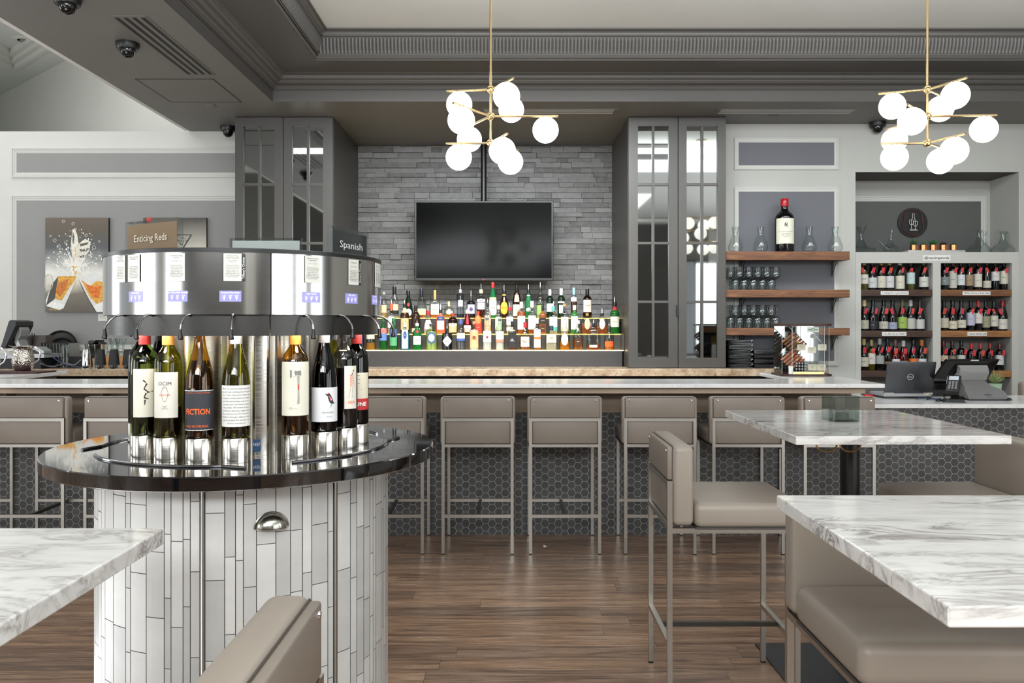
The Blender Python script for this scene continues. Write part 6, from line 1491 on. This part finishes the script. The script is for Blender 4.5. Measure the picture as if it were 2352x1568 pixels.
# printer + cables + small things
Y=6.28; t=thing('receipt_printer','black receipt printer between the laptop and the till','printer',(wx(2158,Y),Y,ZD+.001)); 
G().rbox(-.09,.075,-.03,.07,0,.125,.02,3).make('printer_body',BLACK,t,smooth=True); G().box(-.085,.07,-.034,-.03,.02,.05).make('paper_slot',plain((60,60,60),.3,noise=0),t); G().rbox(-.088,.073,-.036,.02,.086,.118,.012,3).make('printer_cover',BLACKG,t,smooth=True)
def cable(label,pts,r,m,name='cable'):
    # Catmull-Rom smoothing
    P=[Vector(p) for p in pts]; P=[P[0]]+P+[P[-1]]; out=[]
    for i in range(1,len(P)-2):
        for k in range(6):
            u=k/6; a,b_,c,d=P[i-1],P[i],P[i+1],P[i+2]
            out.append(.5*((2*b_)+(c-a)*u+(2*a-5*b_+4*c-d)*u*u+(3*b_-a-3*c+d)*u**3))
    out.append(P[-2]); return tag(G().tube(out,r,6).make(name,m,smooth=True),label,'cable')
dk=lambda px,Y,z=.006:(wx(px,Y),Y,ZD+z)
cable('blue cable lying on the desk right of the laptop',[dk(2104,6.02),dk(2118,5.9,.02),dk(2130,6.0,.012),dk(2150,5.95),dk(2160,6.0)],.005,plain((40,56,92),.5))
cable('black cable looping on the desk behind the card reader',[dk(2130,5.95),dk(2145,6.1,.02),dk(2160,6.05,.03),dk(2172,5.9,.01),dk(2150,5.85),dk(2160,5.82)],.005,BLACK)
cable('black cable coiled on the desk right of the till',[dk(2300,5.98),dk(2315,5.9),dk(2322,5.97),dk(2308,6.0),dk(2292,5.95)],.006,BLACK)
tag(G().rbox(-.03,.03,-.015,.015,0,.026,.005,2).make('card_holder',RED,smooth=True,loc=(wx(1994,6.1),6.1,ZD+.001)),'small red block on the desk beside the laptop corner','holder')
t=thing('potted_plant','pale green spiky plant behind the till screen','potted plant',(wx(2286,6.32),6.32,ZD+.001)); g=G(); leafy(g,44,.115,.005,.09,1.35,random.Random(9)); g.make('leaves',plain((146,160,104),.5,noise=.2,nscale=40),t,fix=False)
G().lathe([(.035,0),(.045,.09),(.04,.09),(.037,.08),(0,.08)],24,cap1=False).make('pot',plain((150,180,150),.4),t,smooth=True)
# ------------------------------------------------------------------ left end clutter
YQz=ZB
def pitcher(px,Y,label):
    H=.192; t=thing('steel_pitcher',label,'pitcher',(wx(px,Y),Y,YQz+.012)); R=.082
    G().lathe([(0,0),(.055,0),(.062,.004),(.078,.04),(R,.075),(.079,.11),(.066,.15),(.063,.165),(.072,.183),(.084,.192),(.082,.193),(.070,.183),(.060,.165),(.064,.15),(.076,.11),(.079,.075)],40,cap0=False,cap1=False).make('hammered_body',HAM,t,smooth=True)
    G().tube([(.062,0,.172),(.10,0,.185),(.132,0,.16),(.138,0,.12),(.12,0,.08),(.078,0,.05)],[.005,.007,.007,.007,.006,.006],10).make('handle',CHROME,t,smooth=True)
    G().add([(-.07,-.03,.19),(-.07,.03,.19),(-.122,0,.198),(-.066,0,.17)],[(0,2,3),(1,3,2),(0,3,1)]).make('pour_lip',CHROME,t,fix=False)
    return t
HAM=hammered()
pitcher(53,6.72,'hammered steel pitcher with curved handle on the red bar mat')
t=pitcher(-27,6.45,'second hammered pitcher at the left edge, only its handle showing')
mt=tag(G().box(-.55,.30,-.14,.14,0,.010).make('bar_mat',plain((66,30,33),.6,noise=.5,nscale=60),loc=(wx(40,6.72)+.0,6.6,YQz+.001)),'dark red textured bar mat under the steel pitcher','bar mat')
mt.rotation_euler=(0,0,0)
# left till on drawer
Y=7.0; zb_=ZCT
Lc=lambda px,py,Y=Y:((px-60)/F*Y,(HY-py)/F*Y+HZ-ZCT)
t=thing('till_terminal','till at far left with tilted black screen on a curved silver arm','till',(wx(60,7.62),7.62,ZCT+.001))
Y2=7.62; Lc=lambda px,py:((px-60)/F*Y2,(HY-py)/F*Y2+HZ-ZCT)
P=lambda *a:[Lc(*p) for p in a]
G().prism(P((-40,824),(107,824),(107,850),(-40,850)),-.09,.3,'y').make('cash_drawer',plain((24,26,32),.5),t)
G().prism(P((-40,815),(115,812),(115,821),(-40,824)),-.1,.3,'y').make('drawer_top',plain((176,178,182),.35,metal=.3),t)
G().prism(P((19,799),(38,738),(42,735),(54,738),(54,748),(30,800)),-.12,.16,'y').make('screen',plain((40,40,42),.4),t,bevel=.004)
G().prism(P((40,786),(46,752),(52,750),(56,758),(54,772),(48,780),(54,793),(70,797),(92,796),(108,806),(108,811),(100,812),(86,803),(60,800),(46,797)),-.05,.09,'y').make('curved_arm',plain((168,170,170),.3,metal=.4),t,bevel=.003)
def L3(px,py,Y): return (wx(px,Y),Y,wz(py,Y))
# brown menu box with black menus
Y=7.95; t=thing('menu_box','brown box holding straws and cutlery beside the black menus','box',(wx(88,Y),Y,ZCT+.001)); a=(105-60)/F*Y/2
G().box(-a*1.3,a*1.1,-.06,.06,0,wz(770,Y)-ZCT).make('box_body',plain((92,82,76),.6),t)
g=G(); r_=random.Random(4)
for k in range(14): x=-a+r_.random()*a*.9; g.tube([(x,-.07,.18),(x+r_.uniform(-.04,.04),-.08,.27+r_.random()*.05)],.003,5)
g.make('straws',BLACK,t)
for k in range(9):
    Y=7.92; px=113+7.2*k; t=thing('menu','black upright menu leaning in the row before the round trays','menu',(wx(px,Y),Y,ZCT+.001),0,'black menus standing in a row')
    G().prism([(-.003,0),(.012,0),(-.006,.222),(-.02,.224)],-.10,.09,'y').make('cover',BLACKM,t); G().prism([(.013,.004),(.016,.004),(-.001,.218),(-.004,.218)],-.095,.085,'y').make('pages',plain((150,150,146),.6,noise=0),t)
for k,(px,py,r,Y,l) in enumerate(((141,790,.168,8.17,'large round black serving tray leaning on the wall'),(143,800,.132,8.11,'smaller round black tray in front of the larger one'))):
    t=thing('serving_tray',l,'tray',(wx(px,Y),Y,ZCT+r+.002)); G().lathe([(0,.0),(r*.86,0),(r*.9,-.008),(r,-.018),(r,-.014),(r*.93,0),(r*.86,.006),(0,.006)],64,cap0=False,cap1=False).xf(Matrix.Rotation(-PI/2,4,'X')).make('tray_dish',plain((34,34,34),.45,noise=.1),t,smooth=True)
    t.rotation_euler=(math.radians(-4),0,0)
Y=7.6; t=tag(G().lathe([(0,.004),(.037,.004),(.0395,0),(.045,.208),(.0435,.208),(.038,.008)],28,cap0=False,cap1=False).make('tumbler',CLEAR,smooth=True,loc=(wx(148,Y),Y,ZCT+.001)),'tall clear tumbler on the granite by the tangled cables','glass')
cc=lambda px,py,Y:(wx(px,Y),Y,wz(py,Y))
cable('black cable tangle hanging over the granite behind the pitcher',[cc(100,812,7.5),cc(125,815,7.48),cc(136,826,7.46),cc(128,838,7.46),cc(105,838,7.47),cc(92,826,7.5)],.004,BLACK)
cable('grey cable running from the till toward the steel shakers',[cc(92,834,7.5),cc(120,842,7.46),cc(150,834,7.46),cc(170,838,7.46),cc(186,826,7.5)],.0045,plain((110,112,116),.5))
cable('blue cable lying by the tumbler',[cc(118,818,7.46),cc(140,832,7.45),cc(165,840,7.45),cc(186,843,7.47)],.0035,plain((50,70,110),.5))
g=G(); G2_=None
tag(G().box(-.12,.12,-.05,.05,0,.10).make('black_box',BLACKM,loc=(wx(173,7.75),7.75,ZCT+.001)),'low black box on the granite between tumbler and shakers','box')
# bar caddy, bucket, carafes, shakers
Y=7.85; t=thing('steel_bucket','polished steel bucket full of black bar tools behind the shakers','bucket',(wx(222,Y),Y,ZCT+.001)); S=Y/F
G().lathe([(0,0),(19*S,0),(25*S,52*S),(25.5*S,52.5*S),(24*S,52*S),(18*S,2*S)],36,cap0=False,cap1=False).make('bucket_body',CHROME,t,smooth=True)
g=G(); r_=random.Random(8)
for k in range(12): g.rbox(r_.uniform(-.07,.04),r_.uniform(.0,.08),-.05,.05,52*S-.02,52*S+r_.uniform(.01,.035),.012,2)
g.make('black_tools',BLACK,t,smooth=True)
Y=7.78; tag(G().box(wx(236,Y),wx(335,Y),Y,Y+.1,ZCT+.001,ZCT+.105).make('caddy',plain((196,146,98),.6,noise=.1)),'tan wooden caddy behind the row of shakers','caddy')
for px,l in ((263,'left flared glass carafe rising behind the shakers'),(277,'right flared glass carafe rising behind the shakers')):
    Y=7.98; tag(G().lathe([(0,.002),(.05,0),(.055,.02),(.05,.09),(.034,.15),(.032,.18),(.052,.262),(.050,.262),(.030,.18),(.032,.15)],28,cap0=False,cap1=False).make('glass_carafe',CLEAR,smooth=True,loc=(wx(px,Y),Y,ZCT+.001)),l,'carafe')
SHP=[(198,'polished steel cocktail shaker tin at the left of the row',0),(231,'black cocktail shaker with steel base, first of the black ones',1),(262,'black cocktail shaker with steel base in front of the glass carafe',1),(294,'black cocktail shaker with steel base, third of the black ones',1),(325,'black cocktail shaker half behind the wine dispenser',1)]
for px,l,bk in SHP:
    Y=7.52; S=Y/F; t=thing('cocktail_shaker',l,'shaker',(wx(px,Y),Y,ZCT+.001),0,'cocktail shakers in a row')
    if bk:
        G().lathe([(0,0),(11*S,0),(11*S,9*S),(0,9*S)],28,cap0=False,cap1=False).make('steel_base',CHROME,t,smooth=True)
        G().lathe([(12.2*S,8.5*S),(12.2*S,9.2*S),(8.6*S,43*S),(8*S,44.5*S),(0,44.5*S)],28,cap0=True,cap1=False).make('black_sleeve',BLACKM,t,smooth=True)
    else: G().lathe([(0,0),(10*S,0),(10.2*S,3*S),(8.3*S,43*S),(7.6*S,44.5*S),(0,44.5*S)],28,cap0=False,cap1=False).make('tin',CHROME,t,smooth=True)
for k,px in enumerate((311,318,321)):
    Y=7.97-.02*k; tag(G().lathe([(0,.002),(.026,0),(.034,.2),(.033,.2),(.025,.006)],20,cap0=False,cap1=False).make('tumbler',CLEAR,smooth=True,loc=(wx(px,Y)+.03*k,Y-.06*k,ZCT+.001+ .0)),'tall thin glass standing behind the caddy near the dispenser','glass','thin glasses behind the caddy')
tag(G().add([(0,0,0),(.03,.01,.004),(.02,.035,.0),(.0,.02,.012)],[(0,1,2),(0,2,3)]).make('paper_scrap',WHITE,loc=(.2,5.35,.002)),'tiny white paper scrap on the floor between two bar stools','litter')
# chair rail behind the clutter
struct(G().box(-4.9,-2.5,YL-.02,YL,wz(806,YL),wz(796,YL)).make('trim_12',WALL_W))
# ------------------------------------------------------------------ light
w=bpy.data.worlds.new('daylight'); sc.world=w; w.use_nodes=True; bg=w.node_tree.nodes['Background']; bg.inputs[0].default_value=(.86,.93,1,1); bg.inputs[1].default_value=.8
def area(name,loc,rot,sx,sy,e,col=(1,1,1)):
    L=bpy.data.lights.new(name,'AREA'); L.shape='RECTANGLE'; L.size=sx; L.size_y=sy; L.energy=e; L.color=col
    o=bpy.data.objects.new(name,L); COL.objects.link(o); o.location=loc; o.rotation_euler=rot; return o
D=math.radians
N=(.95,.98,1)
area('window_daylight',(4.45,-3.9,1.8),(D(90),0,0),.5,2.0,28,N)
area('window_daylight',(5.15,-3.9,1.8),(D(90),0,0),.45,2.0,24,N)
for y_ in (-2.95,-1.2,.6): area('window_daylight',(5.45,y_,1.8),(D(90),0,D(90)),.85,2.1,48,N)
area('window_daylight',(-6.6,-3.9,1.9),(D(90),0,0),2.8,2.2,70,N)
for y_ in (-1.6,.1,4.8): area('left_room_daylight',(-8.8,y_,2.0),(D(90),0,D(-90)),1.2,2,80,N)
area('front_fill',(-.45,-3.8,3.2),(D(84),0,0),5.7,.8,440,N)  # added frontal fill high on the front wall, no window there
area('ceiling_fill',(1.8,4.5,3.45),(D(150),0,0),6,.44,95,N)  # added strip, out of view, brightens the top ceiling and crowns
area('bounce_fill',(-2.8,2.2,.06),(D(180),0,0),2,2,80,N)  # added lamp below the view, stands in for floor bounce onto the soffit
area('tray_down_fill',(1.8,.4,3.68),(0,0,0),6,6,60,N)  # added overhead fill for the room, no fixture
area('tray_up_fill',(1.8,.6,2.9),(D(180),0,0),6,5,560,N)  # added unseen fill aimed up to brighten the tray ceiling
area('beam_fill',(-3.2,-.9,1.1),(D(180),0,0),2,3,170,N)  # added unseen fill aimed up at the left ceiling beam
area('bar_fill',(-.1,6.2,3.27),(D(38),0,0),2.7,.3,85,N).data.spread=D(110)  # added fill to brighten the stone wall and bottles
area('bar_fill',(3.3,6.2,3.27),(D(38),0,0),3.0,.3,16,N).data.spread=D(110)  # same added fill, for the alcove and right shelves
area('aisle_fill',(0,6.3,3.27),(0,0,0),5,.3,42,N)  # added fill to brighten the bar top and granite
area('left_room_ceiling',(-5.6,6.5,4.6),(0,0,0),3,4,85,N)
